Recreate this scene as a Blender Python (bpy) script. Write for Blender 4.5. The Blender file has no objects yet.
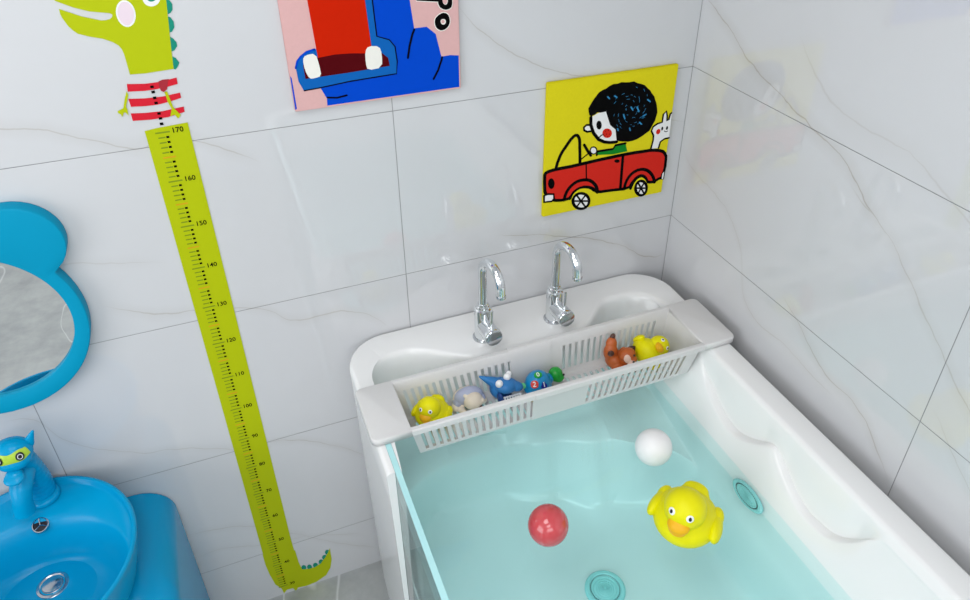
import bpy, bmesh, math, random
from mathutils import Vector, Matrix, geometry
from mathutils.noise import noise as pnoise
random.seed(4)
SC = bpy.context.scene
COL = SC.collection
PI = math.pi

# ------------------------------------------------------------------ helpers
def lin(c):
    return tuple(((v/255)/12.92 if v/255 <= .04045 else ((v/255+.055)/1.055)**2.4) for v in c)

def mat(name, rgb, rough=.4, metal=0, spec=.5, coat=0, sss=0, srgb=True):
    m = bpy.data.materials.new(name); m.use_nodes = True
    b = m.node_tree.nodes['Principled BSDF']
    c = lin(rgb) if srgb else rgb
    b.inputs['Base Color'].default_value = (*c, 1)
    b.inputs['Roughness'].default_value = rough
    b.inputs['Metallic'].default_value = metal
    b.inputs['Specular IOR Level'].default_value = spec
    b.inputs['Coat Weight'].default_value = coat
    if sss:
        b.inputs['Subsurface Weight'].default_value = sss
        b.inputs['Subsurface Radius'].default_value = (.01, .01, .01)
    return m

def speckle(m, amount=.06, scale=60, bump=0):
    """small procedural variation of the thing's own colour"""
    nt = m.node_tree; b = nt.nodes['Principled BSDF']
    tc = nt.nodes.new('ShaderNodeTexCoord'); n = nt.nodes.new('ShaderNodeTexNoise')
    n.inputs['Scale'].default_value = scale; n.inputs['Detail'].default_value = 3
    nt.links.new(tc.outputs['Object'], n.inputs['Vector'])
    mx = nt.nodes.new('ShaderNodeMix'); mx.data_type = 'RGBA'
    c = b.inputs['Base Color'].default_value
    mx.inputs[6].default_value = (*[v*(1-amount) for v in c[:3]], 1)
    mx.inputs[7].default_value = (*[min(1, v*(1+amount)) for v in c[:3]], 1)
    nt.links.new(n.outputs['Fac'], mx.inputs[0]); nt.links.new(mx.outputs[2], b.inputs['Base Color'])
    if bump:
        bp = nt.nodes.new('ShaderNodeBump'); bp.inputs['Strength'].default_value = bump; bp.inputs['Distance'].default_value = .001
        nt.links.new(n.outputs['Fac'], bp.inputs['Height']); nt.links.new(bp.outputs['Normal'], b.inputs['Normal'])
    return m

def link(name, me, mats, parent=None, smooth=True, angle=40):
    o = bpy.data.objects.new(name, me); COL.objects.link(o)
    if not isinstance(mats, (list, tuple)): mats = [mats]
    for m in mats: me.materials.append(m)
    if parent: o.parent = parent
    if smooth:
        for p in me.polygons: p.use_smooth = True
        if angle:
            bm = bmesh.new(); bm.from_mesh(me)
            for e in bm.edges:
                if len(e.link_faces) == 2 and e.calc_face_angle(0) > math.radians(angle): e.smooth = False
            bm.to_mesh(me); bm.free()
    return o

def bobj(name, bm, mats, parent=None, smooth=True, angle=40, recalc=True):
    if recalc: bmesh.ops.recalc_face_normals(bm, faces=bm.faces)
    me = bpy.data.meshes.new(name); bm.to_mesh(me); bm.free()
    return link(name, me, mats, parent, smooth, angle)

def tag(o, label, cat, group=None, kind=None):
    o['label'] = label; o['category'] = cat
    if group: o['group'] = group
    if kind: o['kind'] = kind
    return o

def thing(name, label, cat, loc=(0,0,0), rot=(0,0,0), group=None):
    o = bpy.data.objects.new(name, None); COL.objects.link(o)
    o.location = loc; o.rotation_euler = rot; o.empty_display_size = .05
    return tag(o, label, cat, group)

def part_label(o, s): o['label'] = s; return o

def copy_tree(o, parent=None):
    c = o.copy(); COL.objects.link(c); c.parent = parent
    for ch in [x for x in bpy.data.objects if x.parent == o]: copy_tree(ch, c)
    return c

def apply_mods(o):
    bpy.context.view_layer.update()
    dg = bpy.context.evaluated_depsgraph_get()
    me = bpy.data.meshes.new_from_object(o.evaluated_get(dg))
    old = o.data; o.modifiers.clear(); o.data = me
    for p in me.polygons: p.use_smooth = True
    return o

def box(bm, x0, x1, y0, y1, z0, z1, mi=0):
    vs = [bm.verts.new(p) for p in ((x0,y0,z0),(x1,y0,z0),(x1,y1,z0),(x0,y1,z0),(x0,y0,z1),(x1,y0,z1),(x1,y1,z1),(x0,y1,z1))]
    fs = []
    for f in ((3,2,1,0),(4,5,6,7),(0,1,5,4),(1,2,6,5),(2,3,7,6),(3,0,4,7)):
        q = bm.faces.new([vs[i] for i in f]); q.material_index = mi; fs.append(q)
    return vs

def ball(bm, c, r, rot=None, seg=32, rings=20, mi=0):
    if not hasattr(r, '__len__'): r = (r, r, r)
    M = Matrix.Translation(c) @ (rot.to_matrix().to_4x4() if rot else Matrix()) @ Matrix.Diagonal((*r, 1))
    res = bmesh.ops.create_uvsphere(bm, u_segments=seg, v_segments=rings, radius=1, matrix=M)
    for v in res['verts']:
        for f in v.link_faces: f.material_index = mi
    return res['verts']

def tube(bm, pts, rad, seg=20, cap=True, mi=0, radii=None):
    """sweep a circle along points"""
    pts = [Vector(p) for p in pts]; rings = []
    t0 = (pts[1]-pts[0]).normalized(); up = Vector((0,0,1)) if abs(t0.z) < .9 else Vector((1,0,0))
    n = t0.cross(up).normalized()
    for i, p in enumerate(pts):
        t = (pts[min(i+1, len(pts)-1)]-pts[max(i-1, 0)]).normalized()
        n = (n - t*n.dot(t)).normalized(); b = t.cross(n)
        r = radii[i] if radii else rad
        rings.append([bm.verts.new(p + n*math.cos(a)*r + b*math.sin(a)*r) for a in (2*PI*k/seg for k in range(seg))])
    for a, b in zip(rings, rings[1:]):
        for k in range(seg):
            bm.faces.new((a[k], a[(k+1)%seg], b[(k+1)%seg], b[k])).material_index = mi
    if cap:
        bm.faces.new(rings[0][::-1]).material_index = mi; bm.faces.new(rings[-1]).material_index = mi

def lathe(bm, prof, seg=48, M=None, mi=0, cap=True):
    """prof: (r,z) list; revolve about z, transformed by M"""
    M = M or Matrix(); rings = []
    for r, z in prof:
        rings.append([bm.verts.new(M @ Vector((r*math.cos(2*PI*k/seg), r*math.sin(2*PI*k/seg), z))) for k in range(seg)])
    for a, b in zip(rings, rings[1:]):
        for k in range(seg):
            bm.faces.new((a[k], a[(k+1)%seg], b[(k+1)%seg], b[k])).material_index = mi
    if cap:
        bm.faces.new(rings[0][::-1]).material_index = mi; bm.faces.new(rings[-1]).material_index = mi

def zalign(c, d, roll=0):
    d = Vector(d).normalized()
    return Matrix.Translation(c) @ d.to_track_quat('Z', 'Y').to_matrix().to_4x4()

def slab(bm, pts, ya, yb, mi=0, hole=None):
    """flat cut-out lying on the back wall: outline in (x,z), from y=ya (back) to y=yb (front)"""
    loops = [[Vector((p[0], 0, p[1])) for p in pts]]
    if hole: loops.append([Vector((p[0], 0, p[1])) for p in hole])
    tris = geometry.tessellate_polygon(loops)
    flat = [v for l in loops for v in l]
    fv = [bm.verts.new((v.x, yb, v.z)) for v in flat]; bv = [bm.verts.new((v.x, ya, v.z)) for v in flat]
    for t in tris:
        try:
            f = bm.faces.new([fv[i] for i in t]); f.material_index = mi
            f = bm.faces.new([bv[i] for i in reversed(t)]); f.material_index = mi
        except ValueError: pass
    o = 0
    for l in loops:
        n = len(l)
        for i in range(n):
            a, b = o+i, o+(i+1)%n
            f = bm.faces.new((fv[a], fv[b], bv[b], bv[a])); f.material_index = mi
        o += n

def ribbon(bm, pts, w, ya, yb, mi=0, closed=False):
    P = [Vector((p[0], p[1])) for p in pts]; n = len(P); L = []; R = []
    for i in range(n):
        a = P[(i-1) % n] if closed else P[max(i-1, 0)]; b = P[(i+1) % n] if closed else P[min(i+1, n-1)]
        d = (b-a).normalized(); q = Vector((-d.y, d.x))*w/2
        L.append(P[i]+q); R.append(P[i]-q)
    m = n if closed else n-1
    for i in range(m):
        j = (i+1) % n
        q = [L[i], L[j], R[j], R[i]]
        slabq(bm, q, ya, yb, mi)
    if not closed:
        for c in (P[0], P[-1]):
            slab(bm, [(c.x+w/2*math.cos(t*PI/4), c.y+w/2*math.sin(t*PI/4)) for t in range(8)], ya, yb, mi)

def slabq(bm, q, ya, yb, mi):
    f = [bm.verts.new((p.x, yb, p.y)) for p in q]; b = [bm.verts.new((p.x, ya, p.y)) for p in q]
    bm.faces.new(f).material_index = mi
    for i in range(4):
        bm.faces.new((f[i], f[(i+1)%4], b[(i+1)%4], b[i])).material_index = mi

def smoothpts(pts, it=2, closed=True):
    P = [Vector(p) for p in pts]
    for _ in range(it):
        Q = []; n = len(P)
        if not closed: Q.append(P[0])
        for i in range(n if closed else n-1):
            a, b = P[i], P[(i+1) % n]; Q += [a*.75+b*.25, a*.25+b*.75]
        if not closed: Q.append(P[-1])
        P = Q
    return [tuple(p) for p in P]

def text_into(bm, s, size, M, depth=.0004, mi=0, bold=0):
    cu = bpy.data.curves.new('t', 'FONT'); cu.body = s; cu.size = size; cu.extrude = depth/2; cu.offset = bold
    cu.align_x = 'CENTER'; cu.align_y = 'CENTER'; cu.resolution_u = 3
    o = bpy.data.objects.new('t', cu); COL.objects.link(o)
    bpy.context.view_layer.update()
    me = bpy.data.meshes.new_from_object(o.evaluated_get(bpy.context.evaluated_depsgraph_get()))
    me.transform(M); n = len(bm.faces); bm.from_mesh(me); bm.faces.ensure_lookup_table()
    for f in bm.faces[n:]: f.material_index = mi
    bpy.data.objects.remove(o); bpy.data.curves.remove(cu); bpy.data.meshes.remove(me)

def blob(name, parts, m, parent=None, voxel=.0018, smooth=6):
    """soft moulded body: several ellipsoids fused into one continuous skin"""
    bm = bmesh.new()
    for p in parts:
        c, r = p[0], p[1]; rot = p[2] if len(p) > 2 else None
        ball(bm, c, r, rot, 28, 18)
    me = bpy.data.meshes.new(name); bm.to_mesh(me); bm.free()
    o = bpy.data.objects.new(name, me); COL.objects.link(o)
    r = o.modifiers.new('r', 'REMESH'); r.mode = 'VOXEL'; r.voxel_size = voxel; r.use_smooth_shade = True
    s = o.modifiers.new('s', 'SMOOTH'); s.factor = .5; s.iterations = smooth
    apply_mods(o); o.data.materials.clear(); o.data.materials.append(m)
    if parent: o.parent = parent
    return o

from mathutils import Euler
def E(x, y, z): return Euler((math.radians(x), math.radians(y), math.radians(z)))
D = {'h_body':[(-0.7497,1.7029),(-0.6887,1.6984),(-0.673,1.6172),(-0.6676,1.5638),(-0.6427,1.5642),(-0.6252,1.5483),(-0.6157,1.5024),(-0.5967,1.5032),(-0.5796,1.5002),(-0.5801,1.4353),(-0.8494,1.4353),(-0.8485,1.4493),(-0.8567,1.4695),(-0.8639,1.5115),(-0.8591,1.5324),(-0.7544,1.5413),(-0.7574,1.6252)],
'h_sliver':[(-0.9102,1.5024),(-0.9076,1.4977),(-0.9068,1.4375),(-0.9105,1.4358)],
'h_lip':[(-0.8975,1.5159),(-0.8928,1.5281),(-0.8855,1.5357),(-0.8742,1.5428),(-0.8593,1.546),(-0.7544,1.5413),(-0.7574,1.6252),(-0.7545,1.7032),(-0.7424,1.7023),(-0.7436,1.6239),(-0.7412,1.557),(-0.7285,1.5521),(-0.7178,1.5478),(-0.7078,1.5336),(-0.7056,1.5045),(-0.7088,1.4801),(-0.7993,1.4786),(-0.8607,1.4723),(-0.8887,1.4696),(-0.8963,1.4897)],
'h_tongue':[(-0.8567,1.7107),(-0.8602,1.6349),(-0.8552,1.5298),(-0.8233,1.5323),(-0.7936,1.5308),(-0.7593,1.5267),(-0.7535,1.5412),(-0.7574,1.6252),(-0.7545,1.7032)],
'h_mouth':[(-0.8839,1.5184),(-0.8832,1.4931),(-0.8063,1.4943),(-0.721,1.4975),(-0.7229,1.5134),(-0.7332,1.5235),(-0.7652,1.533),(-0.7971,1.5377),(-0.827,1.537),(-0.8543,1.5305),(-0.8781,1.5297)],
'h_toothL':[(-0.883,1.5303),(-0.877,1.5376),(-0.8582,1.5387),(-0.8543,1.5146),(-0.8531,1.4948),(-0.8665,1.4922),(-0.8758,1.4926),(-0.8818,1.5095)],
'h_toothR':[(-0.7662,1.5319),(-0.7588,1.5405),(-0.7385,1.5381),(-0.7345,1.5236),(-0.736,1.4963),(-0.7646,1.4942),(-0.7673,1.5079)],
'h_line1':[(-0.8885,1.4709),(-0.8607,1.4723),(-0.7994,1.4773),(-0.7088,1.4801),(-0.7056,1.5045),(-0.7078,1.5336),(-0.7178,1.5478),(-0.7412,1.557),(-0.7436,1.6239),(-0.7424,1.7023)],
'h_line2':[(-0.6839,1.5086),(-0.6787,1.5324),(-0.6719,1.5535),(-0.6677,1.5617)],
'h_line3':[(-0.6342,1.4594),(-0.6239,1.4758),(-0.6159,1.4955),(-0.6143,1.5013)],
'h_line4':[(-0.8474,1.4515),(-0.829,1.4483),(-0.8099,1.4506)],
'h_line5':[(-0.8975,1.5159),(-0.8928,1.5281),(-0.8855,1.5357),(-0.8742,1.5428),(-0.8593,1.546)],
'o_out':[(-0.6082,1.5874),(-0.6015,1.5854),(-0.597,1.5799),(-0.5953,1.5695),(-0.5976,1.5621),(-0.604,1.5557),(-0.6137,1.5535),(-0.6203,1.5568),(-0.6248,1.5624),(-0.6264,1.5703),(-0.6249,1.5783),(-0.6191,1.5832),(-0.6136,1.586)],
'o_in':[(-0.6093,1.5751),(-0.6057,1.5738),(-0.6045,1.5705),(-0.606,1.5666),(-0.6098,1.5652),(-0.6133,1.5676),(-0.6142,1.5715),(-0.613,1.5744)],
'p_out':[(-0.6181,1.6108),(-0.6174,1.6045),(-0.6144,1.598),(-0.6085,1.5939),(-0.6032,1.5923),(-0.5972,1.5928),(-0.5917,1.5958),(-0.5898,1.6019),(-0.5892,1.6204),(-0.673,1.6281),(-0.6738,1.6148),(-0.6186,1.609)],
'p_in':[(-0.609,1.6136),(-0.5984,1.6126),(-0.5987,1.6064),(-0.6005,1.6026),(-0.6035,1.6016),(-0.6068,1.6035),(-0.6089,1.608)],
'board2':[(-0.3804,1.4147),(-0.0486,1.4145),(-0.0483,1.0827),(-0.3781,1.0851)],
'hair':[(-0.2696,1.322),(-0.2762,1.3388),(-0.2713,1.3537),(-0.2617,1.3663),(-0.2476,1.3783),(-0.2315,1.3858),(-0.2123,1.3915),(-0.1916,1.3921),(-0.1706,1.3906),(-0.1494,1.3835),(-0.1308,1.3731),(-0.1147,1.3594),(-0.1029,1.3432),(-0.0946,1.3244),(-0.092,1.2994),(-0.0962,1.2812),(-0.104,1.2657),(-0.1197,1.253),(-0.1432,1.2431),(-0.1675,1.241),(-0.1948,1.2473),(-0.2159,1.284),(-0.2309,1.3283),(-0.2495,1.329),(-0.26,1.3263)],
'face':[(-0.2686,1.3197),(-0.2493,1.3275),(-0.2309,1.3283),(-0.2167,1.2931),(-0.2012,1.2794),(-0.1948,1.2473),(-0.2126,1.2488),(-0.2289,1.2531),(-0.2438,1.2617),(-0.2586,1.2799),(-0.2672,1.3013)],
'face_line':[(-0.2686,1.3197),(-0.2672,1.3013),(-0.2586,1.2799),(-0.2438,1.2617),(-0.2289,1.2531),(-0.2126,1.2488),(-0.1948,1.2473)],
'nose':[(-0.2688,1.3015),(-0.2781,1.303),(-0.2847,1.2982),(-0.2833,1.2907),(-0.2753,1.2857),(-0.2629,1.2858)],
'eye':[(-0.239,1.2967),(-0.2394,1.2912),(-0.2417,1.2875),(-0.2451,1.2866),(-0.2488,1.2887),(-0.2517,1.2932),(-0.2531,1.299),(-0.2527,1.3044),(-0.2504,1.3081),(-0.247,1.309),(-0.2434,1.3069),(-0.2404,1.3024)],
'cheek':[(-0.21,1.2718),(-0.2105,1.2673),(-0.2129,1.2638),(-0.2169,1.2619),(-0.2217,1.2618),(-0.2267,1.2635),(-0.2311,1.2669),(-0.2342,1.2713),(-0.2356,1.2761),(-0.2351,1.2806),(-0.2326,1.284),(-0.2287,1.286),(-0.224,1.2861),(-0.219,1.2844),(-0.2146,1.2811),(-0.2114,1.2767)],
'mouth':[(-0.2441,1.2656),(-0.2384,1.2713),(-0.2322,1.2725)],
'cheek_dots':[(-0.2281,1.2801),(-0.2203,1.2803),(-0.2242,1.272),(-0.2162,1.2706),(-0.2286,1.2682),(-0.2205,1.2653)],
'flecks':[(-0.1833,1.3136),(-0.1789,1.3026),(-0.1378,1.2871),(-0.1315,1.2816),(-0.1958,1.2807),(-0.1937,1.2759),(-0.2294,1.3631),(-0.2244,1.3581),(-0.1633,1.2769),(-0.161,1.2705),(-0.2117,1.3626),(-0.206,1.3589),(-0.149,1.3267),(-0.1427,1.3147),(-0.1227,1.341),(-0.1147,1.3347),(-0.1652,1.3291),(-0.1595,1.3209),(-0.1299,1.3016),(-0.1222,1.3048)],
'jacket':[(-0.2453,1.2223),(-0.2444,1.2314),(-0.2028,1.2302),(-0.1972,1.2385),(-0.1697,1.2391),(-0.1624,1.2169),(-0.2014,1.216)],
'jacket_line':[(-0.2453,1.2223),(-0.2444,1.2314),(-0.2028,1.2302),(-0.1972,1.2385),(-0.1697,1.2391)],
'hand':[(-0.2463,1.2341),(-0.2471,1.2296),(-0.25,1.2267),(-0.2543,1.2263),(-0.2588,1.2283),(-0.2623,1.2323),(-0.2639,1.2372),(-0.263,1.2416),(-0.2601,1.2444),(-0.2558,1.2449),(-0.2513,1.2429),(-0.2478,1.2389)],
'wheel1':[(-0.2808,1.2545),(-0.2719,1.2394),(-0.2612,1.2237)],
'wheel2':[(-0.2875,1.2177),(-0.268,1.2303)],
'screen':[(-0.3505,1.2063),(-0.3468,1.2239),(-0.3385,1.2429),(-0.3266,1.261),(-0.3123,1.2778),(-0.3027,1.2829),(-0.2954,1.2765),(-0.2918,1.2572),(-0.291,1.2344),(-0.2885,1.2086)],
'car':[(-0.3805,1.192),(-0.3777,1.1991),(-0.3695,1.2037),(-0.3273,1.205),(-0.2726,1.2064),(-0.2209,1.2086),(-0.1723,1.21),(-0.1268,1.2089),(-0.0889,1.2078),(-0.065,1.2012),(-0.0513,1.1891),(-0.0469,1.1704),(-0.0492,1.1503),(-0.0527,1.126),(-0.0689,1.1233),(-0.076,1.118),(-0.0946,1.1208),(-0.1025,1.1357),(-0.1147,1.1446),(-0.1273,1.143),(-0.1385,1.1303),(-0.1477,1.1139),(-0.2004,1.1195),(-0.2353,1.1216),(-0.246,1.132),(-0.2581,1.1409),(-0.2801,1.1445),(-0.2981,1.1377),(-0.3083,1.1219),(-0.3241,1.1187),(-0.3544,1.1234),(-0.377,1.1393)],
'arch1':[(-0.3257,1.119),(-0.3219,1.136),(-0.3125,1.151),(-0.2972,1.1616),(-0.2815,1.1641),(-0.2629,1.1612),(-0.2483,1.1503),(-0.2381,1.1353),(-0.2353,1.1216)],
'arch1b':[(-0.3098,1.1189),(-0.3027,1.1346),(-0.2881,1.1437),(-0.272,1.1437),(-0.2554,1.138),(-0.2457,1.1287)],
'arch2':[(-0.1607,1.1165),(-0.1584,1.1342),(-0.1492,1.1505),(-0.1336,1.1605),(-0.1143,1.1617),(-0.0962,1.1534),(-0.081,1.1357),(-0.0742,1.1176)],
'arch2b':[(-0.1425,1.1128),(-0.1359,1.1298),(-0.1253,1.1409),(-0.1119,1.1425),(-0.1004,1.1328),(-0.0937,1.1206)],
'fwheel':[(-0.2551,1.1018),(-0.2557,1.0947),(-0.2587,1.0888),(-0.2637,1.0847),(-0.2702,1.0827),(-0.2775,1.0832),(-0.285,1.0859),(-0.2919,1.0907),(-0.2975,1.0971),(-0.3013,1.1043),(-0.3029,1.1118),(-0.3022,1.1187),(-0.2993,1.1245),(-0.2944,1.1285),(-0.288,1.1304),(-0.2808,1.1301),(-0.2733,1.1275),(-0.2664,1.1228),(-0.2608,1.1165),(-0.2568,1.1093)],
'rwheel':[(-0.0943,1.1048),(-0.0943,1.098),(-0.096,1.0922),(-0.0993,1.088),(-0.1039,1.0858),(-0.1093,1.0858),(-0.1149,1.088),(-0.1202,1.0923),(-0.1247,1.098),(-0.1279,1.1048),(-0.1296,1.1119),(-0.1295,1.1186),(-0.1278,1.1243),(-0.1245,1.1284),(-0.12,1.1306),(-0.1147,1.1306),(-0.1092,1.1285),(-0.1039,1.1243),(-0.0993,1.1186),(-0.096,1.1119)],
'fc':[(-0.2792,1.1068)],
'rc':[(-0.112,1.1083)],
'door1':[(-0.2726,1.2064),(-0.2687,1.1639)],
'door2':[(-0.1739,1.2095),(-0.173,1.1696),(-0.1719,1.1187)],
'handle':[(-0.1814,1.1951),(-0.1826,1.1925),(-0.1861,1.1915),(-0.1908,1.1923),(-0.1947,1.1948),(-0.1964,1.1979),(-0.1953,1.2004),(-0.1917,1.2015),(-0.1871,1.2007),(-0.1831,1.1982)],
'headlight':[(-0.3526,1.1685),(-0.3534,1.1616),(-0.3563,1.157),(-0.3606,1.1559),(-0.365,1.1587),(-0.3683,1.1646),(-0.3698,1.1719),(-0.3689,1.1788),(-0.366,1.1834),(-0.3618,1.1844),(-0.3575,1.1817),(-0.3541,1.1759)],
'bumper':[(-0.3786,1.1413),(-0.3694,1.1442),(-0.3537,1.1409),(-0.3523,1.1286),(-0.3583,1.1226),(-0.378,1.1243)],
'rbumper':[(-0.0557,1.1224),(-0.0561,1.1375),(-0.0501,1.1447),(-0.0476,1.1392),(-0.0476,1.1208)],
'rabbit':[(-0.0969,1.2116),(-0.0933,1.2345),(-0.094,1.2463),(-0.1015,1.2592),(-0.0979,1.2693),(-0.0871,1.2752),(-0.074,1.2769),(-0.0735,1.2965),(-0.0662,1.3037),(-0.0619,1.2909),(-0.0609,1.2786),(-0.0562,1.2809),(-0.054,1.2943),(-0.0497,1.2989),(-0.044,1.2324),(-0.0609,1.2322),(-0.0719,1.2262),(-0.0749,1.2109)],
'rabbit_line':[(-0.0969,1.2116),(-0.0933,1.2345),(-0.094,1.2463),(-0.1015,1.2592),(-0.0979,1.2693),(-0.0871,1.2752),(-0.074,1.2769),(-0.0735,1.2965),(-0.0662,1.3037),(-0.0619,1.2909),(-0.0609,1.2786),(-0.0562,1.2809),(-0.054,1.2943),(-0.0511,1.2968)],
'rabbit_line2':[(-0.044,1.2324),(-0.0609,1.2322),(-0.0719,1.2262),(-0.0749,1.2109)],
'reyes':[(-0.0717,1.2604),(-0.0582,1.2597)],
'rcheek':[(-0.0817,1.2543)],
'rmouth':[(-0.0648,1.2531),(-0.0601,1.25),(-0.0553,1.2515)],
'head':[(-1.2495,1.6551),(-1.2501,1.6473),(-1.2489,1.6407),(-1.2443,1.6275),(-1.2392,1.6197),(-1.2336,1.6137),(-1.2182,1.6073),(-1.1998,1.6017),(-1.1866,1.5946),(-1.1794,1.5882),(-1.176,1.5814),(-1.1745,1.5721),(-1.1743,1.5369),(-1.1496,1.5357),(-1.1036,1.5377),(-1.0976,1.5886),(-1.0892,1.6541),(-1.0864,1.6857),(-1.0912,1.7171),(-1.1077,1.7309),(-1.1305,1.7276),(-1.1515,1.7116),(-1.1736,1.7008),(-1.2161,1.7018),(-1.241,1.6964),(-1.2537,1.6849),(-1.2516,1.6682),(-1.2291,1.6557),(-1.2074,1.647),(-1.1794,1.6415),(-1.1756,1.639),(-1.1766,1.6353),(-1.1807,1.632),(-1.1872,1.6308),(-1.1945,1.631),(-1.2213,1.6405)],
'cheekout':[(-1.1414,1.6333),(-1.1433,1.628),(-1.1459,1.6234),(-1.1492,1.6199),(-1.1529,1.6176),(-1.1568,1.6167),(-1.1606,1.6174),(-1.164,1.6195),(-1.1668,1.6229),(-1.1688,1.6273),(-1.1698,1.6325),(-1.1699,1.6381),(-1.169,1.6437),(-1.1671,1.6489),(-1.1645,1.6534),(-1.1612,1.6568),(-1.1576,1.6591),(-1.1538,1.6599),(-1.15,1.6594),(-1.1467,1.6574),(-1.1439,1.6541),(-1.1418,1.6497),(-1.1407,1.6446),(-1.1406,1.639)],
'cheekin':[(-1.1438,1.6341),(-1.1454,1.6295),(-1.1476,1.6255),(-1.1504,1.6223),(-1.1535,1.6203),(-1.1568,1.6195),(-1.1599,1.62),(-1.1627,1.6218),(-1.165,1.6248),(-1.1666,1.6286),(-1.1675,1.6332),(-1.1675,1.638),(-1.1667,1.6429),(-1.1651,1.6475),(-1.1628,1.6514),(-1.1601,1.6545),(-1.157,1.6565),(-1.1538,1.6573),(-1.1507,1.6568),(-1.1479,1.655),(-1.1456,1.6522),(-1.1439,1.6484),(-1.143,1.6439),(-1.143,1.6391)],
'deye':[(-1.0971,1.6589),(-1.0985,1.6553),(-1.1006,1.652),(-1.1035,1.6493),(-1.1069,1.6473),(-1.1105,1.6462),(-1.1142,1.646),(-1.1176,1.6469),(-1.1206,1.6486),(-1.1229,1.6511),(-1.1244,1.6543),(-1.1249,1.6578),(-1.1245,1.6615),(-1.1231,1.665),(-1.121,1.6683),(-1.1181,1.671),(-1.1148,1.6729),(-1.1112,1.674),(-1.1076,1.6742),(-1.1041,1.6734),(-1.1012,1.6717),(-1.0989,1.6692),(-1.0974,1.6661),(-1.0968,1.6626)],
'diris':[(-1.1025,1.6613),(-1.1032,1.6591),(-1.1045,1.6572),(-1.1062,1.6556),(-1.1082,1.6544),(-1.1103,1.6537),(-1.1124,1.6537),(-1.1144,1.6541),(-1.1161,1.6552),(-1.1175,1.6566),(-1.1183,1.6585),(-1.1186,1.6606),(-1.1184,1.6627),(-1.1176,1.6649),(-1.1163,1.6668),(-1.1146,1.6684),(-1.1127,1.6696),(-1.1106,1.6702),(-1.1085,1.6703),(-1.1065,1.6698),(-1.1048,1.6688),(-1.1034,1.6674),(-1.1026,1.6655),(-1.1022,1.6635)],
'spikes':[[(-1.0894,1.6568),(-1.0843,1.6531),(-1.0814,1.6466),(-1.0832,1.6373),(-1.0877,1.6322),(-1.0919,1.631)],[(-1.0944,1.628),(-1.0892,1.6255),(-1.0856,1.6182),(-1.0865,1.6085),(-1.092,1.6016),(-1.0969,1.5999)],[(-1.0982,1.5938),(-1.0932,1.5904),(-1.0888,1.5825),(-1.0892,1.5762),(-1.0951,1.5697),(-1.101,1.5675)],[(-1.1014,1.5597),(-1.0963,1.5562),(-1.092,1.5474),(-1.0962,1.5406),(-1.1007,1.5361),(-1.1045,1.5387)],[(-1.0865,1.6884),(-1.0809,1.6853),(-1.0778,1.6797),(-1.0794,1.6693),(-1.0867,1.6619)],[(-1.0912,1.7171),(-1.0819,1.7138),(-1.0775,1.7058),(-1.0798,1.6956),(-1.0859,1.6909)]],
'stripes':[[(-1.1831,1.5208),(-1.1549,1.5175),(-1.1321,1.5176),(-1.1024,1.5216),(-1.103,1.5103),(-1.1191,1.5076),(-1.1387,1.5057),(-1.1578,1.5052),(-1.1851,1.5076)],[(-1.1872,1.4945),(-1.1611,1.4917),(-1.1326,1.4908),(-1.1027,1.4941),(-1.1029,1.4843),(-1.1253,1.4799),(-1.1453,1.4774),(-1.1644,1.4779),(-1.1867,1.48)],[(-1.1901,1.4678),(-1.1674,1.4654),(-1.1386,1.4643),(-1.1022,1.4676),(-1.1027,1.4577),(-1.1317,1.4521),(-1.161,1.4518),(-1.1902,1.4542)]],
'knot':[(-1.1328,1.5187),(-1.1256,1.5209),(-1.1152,1.5206),(-1.1184,1.5146),(-1.122,1.5033),(-1.1288,1.4989),(-1.1328,1.5023),(-1.1338,1.5103)],
'shirtdots':[(-1.1451,1.5109),(-1.1455,1.5013),(-1.1455,1.4905),(-1.1454,1.4812),(-1.1452,1.4613),(-1.145,1.4519),(-1.1455,1.4412)],
'arm1':[(-1.1871,1.5083),(-1.1856,1.5017),(-1.1944,1.4816),(-1.1934,1.476),(-1.1945,1.4652),(-1.1974,1.4712),(-1.2001,1.4716),(-1.2048,1.4642),(-1.206,1.4692),(-1.2094,1.4719),(-1.2095,1.4752),(-1.1995,1.4791),(-1.1934,1.4943)],
'arm2':[(-1.1278,1.4988),(-1.1229,1.4991),(-1.1197,1.4703),(-1.1171,1.4643),(-1.1103,1.4532),(-1.116,1.4469),(-1.1209,1.456),(-1.128,1.4533),(-1.1226,1.4663),(-1.1258,1.4778),(-1.1267,1.491)],
'bandlow':[(-1.1774,0.1985),(-1.1773,0.1544),(-1.1737,0.1072),(-1.1664,0.0567),(-1.1528,0.0284),(-1.1503,0.0037),(-1.1405,0.0157),(-1.1233,0.0137),(-1.1182,-0.0059),(-1.1097,0.0083),(-1.087,0.0032),(-1.0582,0.0056),(-1.0276,0.0208),(-1.0118,0.0485),(-1.0042,0.0842),(-1.0032,0.132),(-1.0117,0.1146),(-1.0219,0.0979),(-1.0363,0.0796),(-1.0532,0.0731),(-1.0691,0.0741),(-1.0879,0.0821),(-1.0925,0.1161),(-1.0944,0.1722)],
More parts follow.
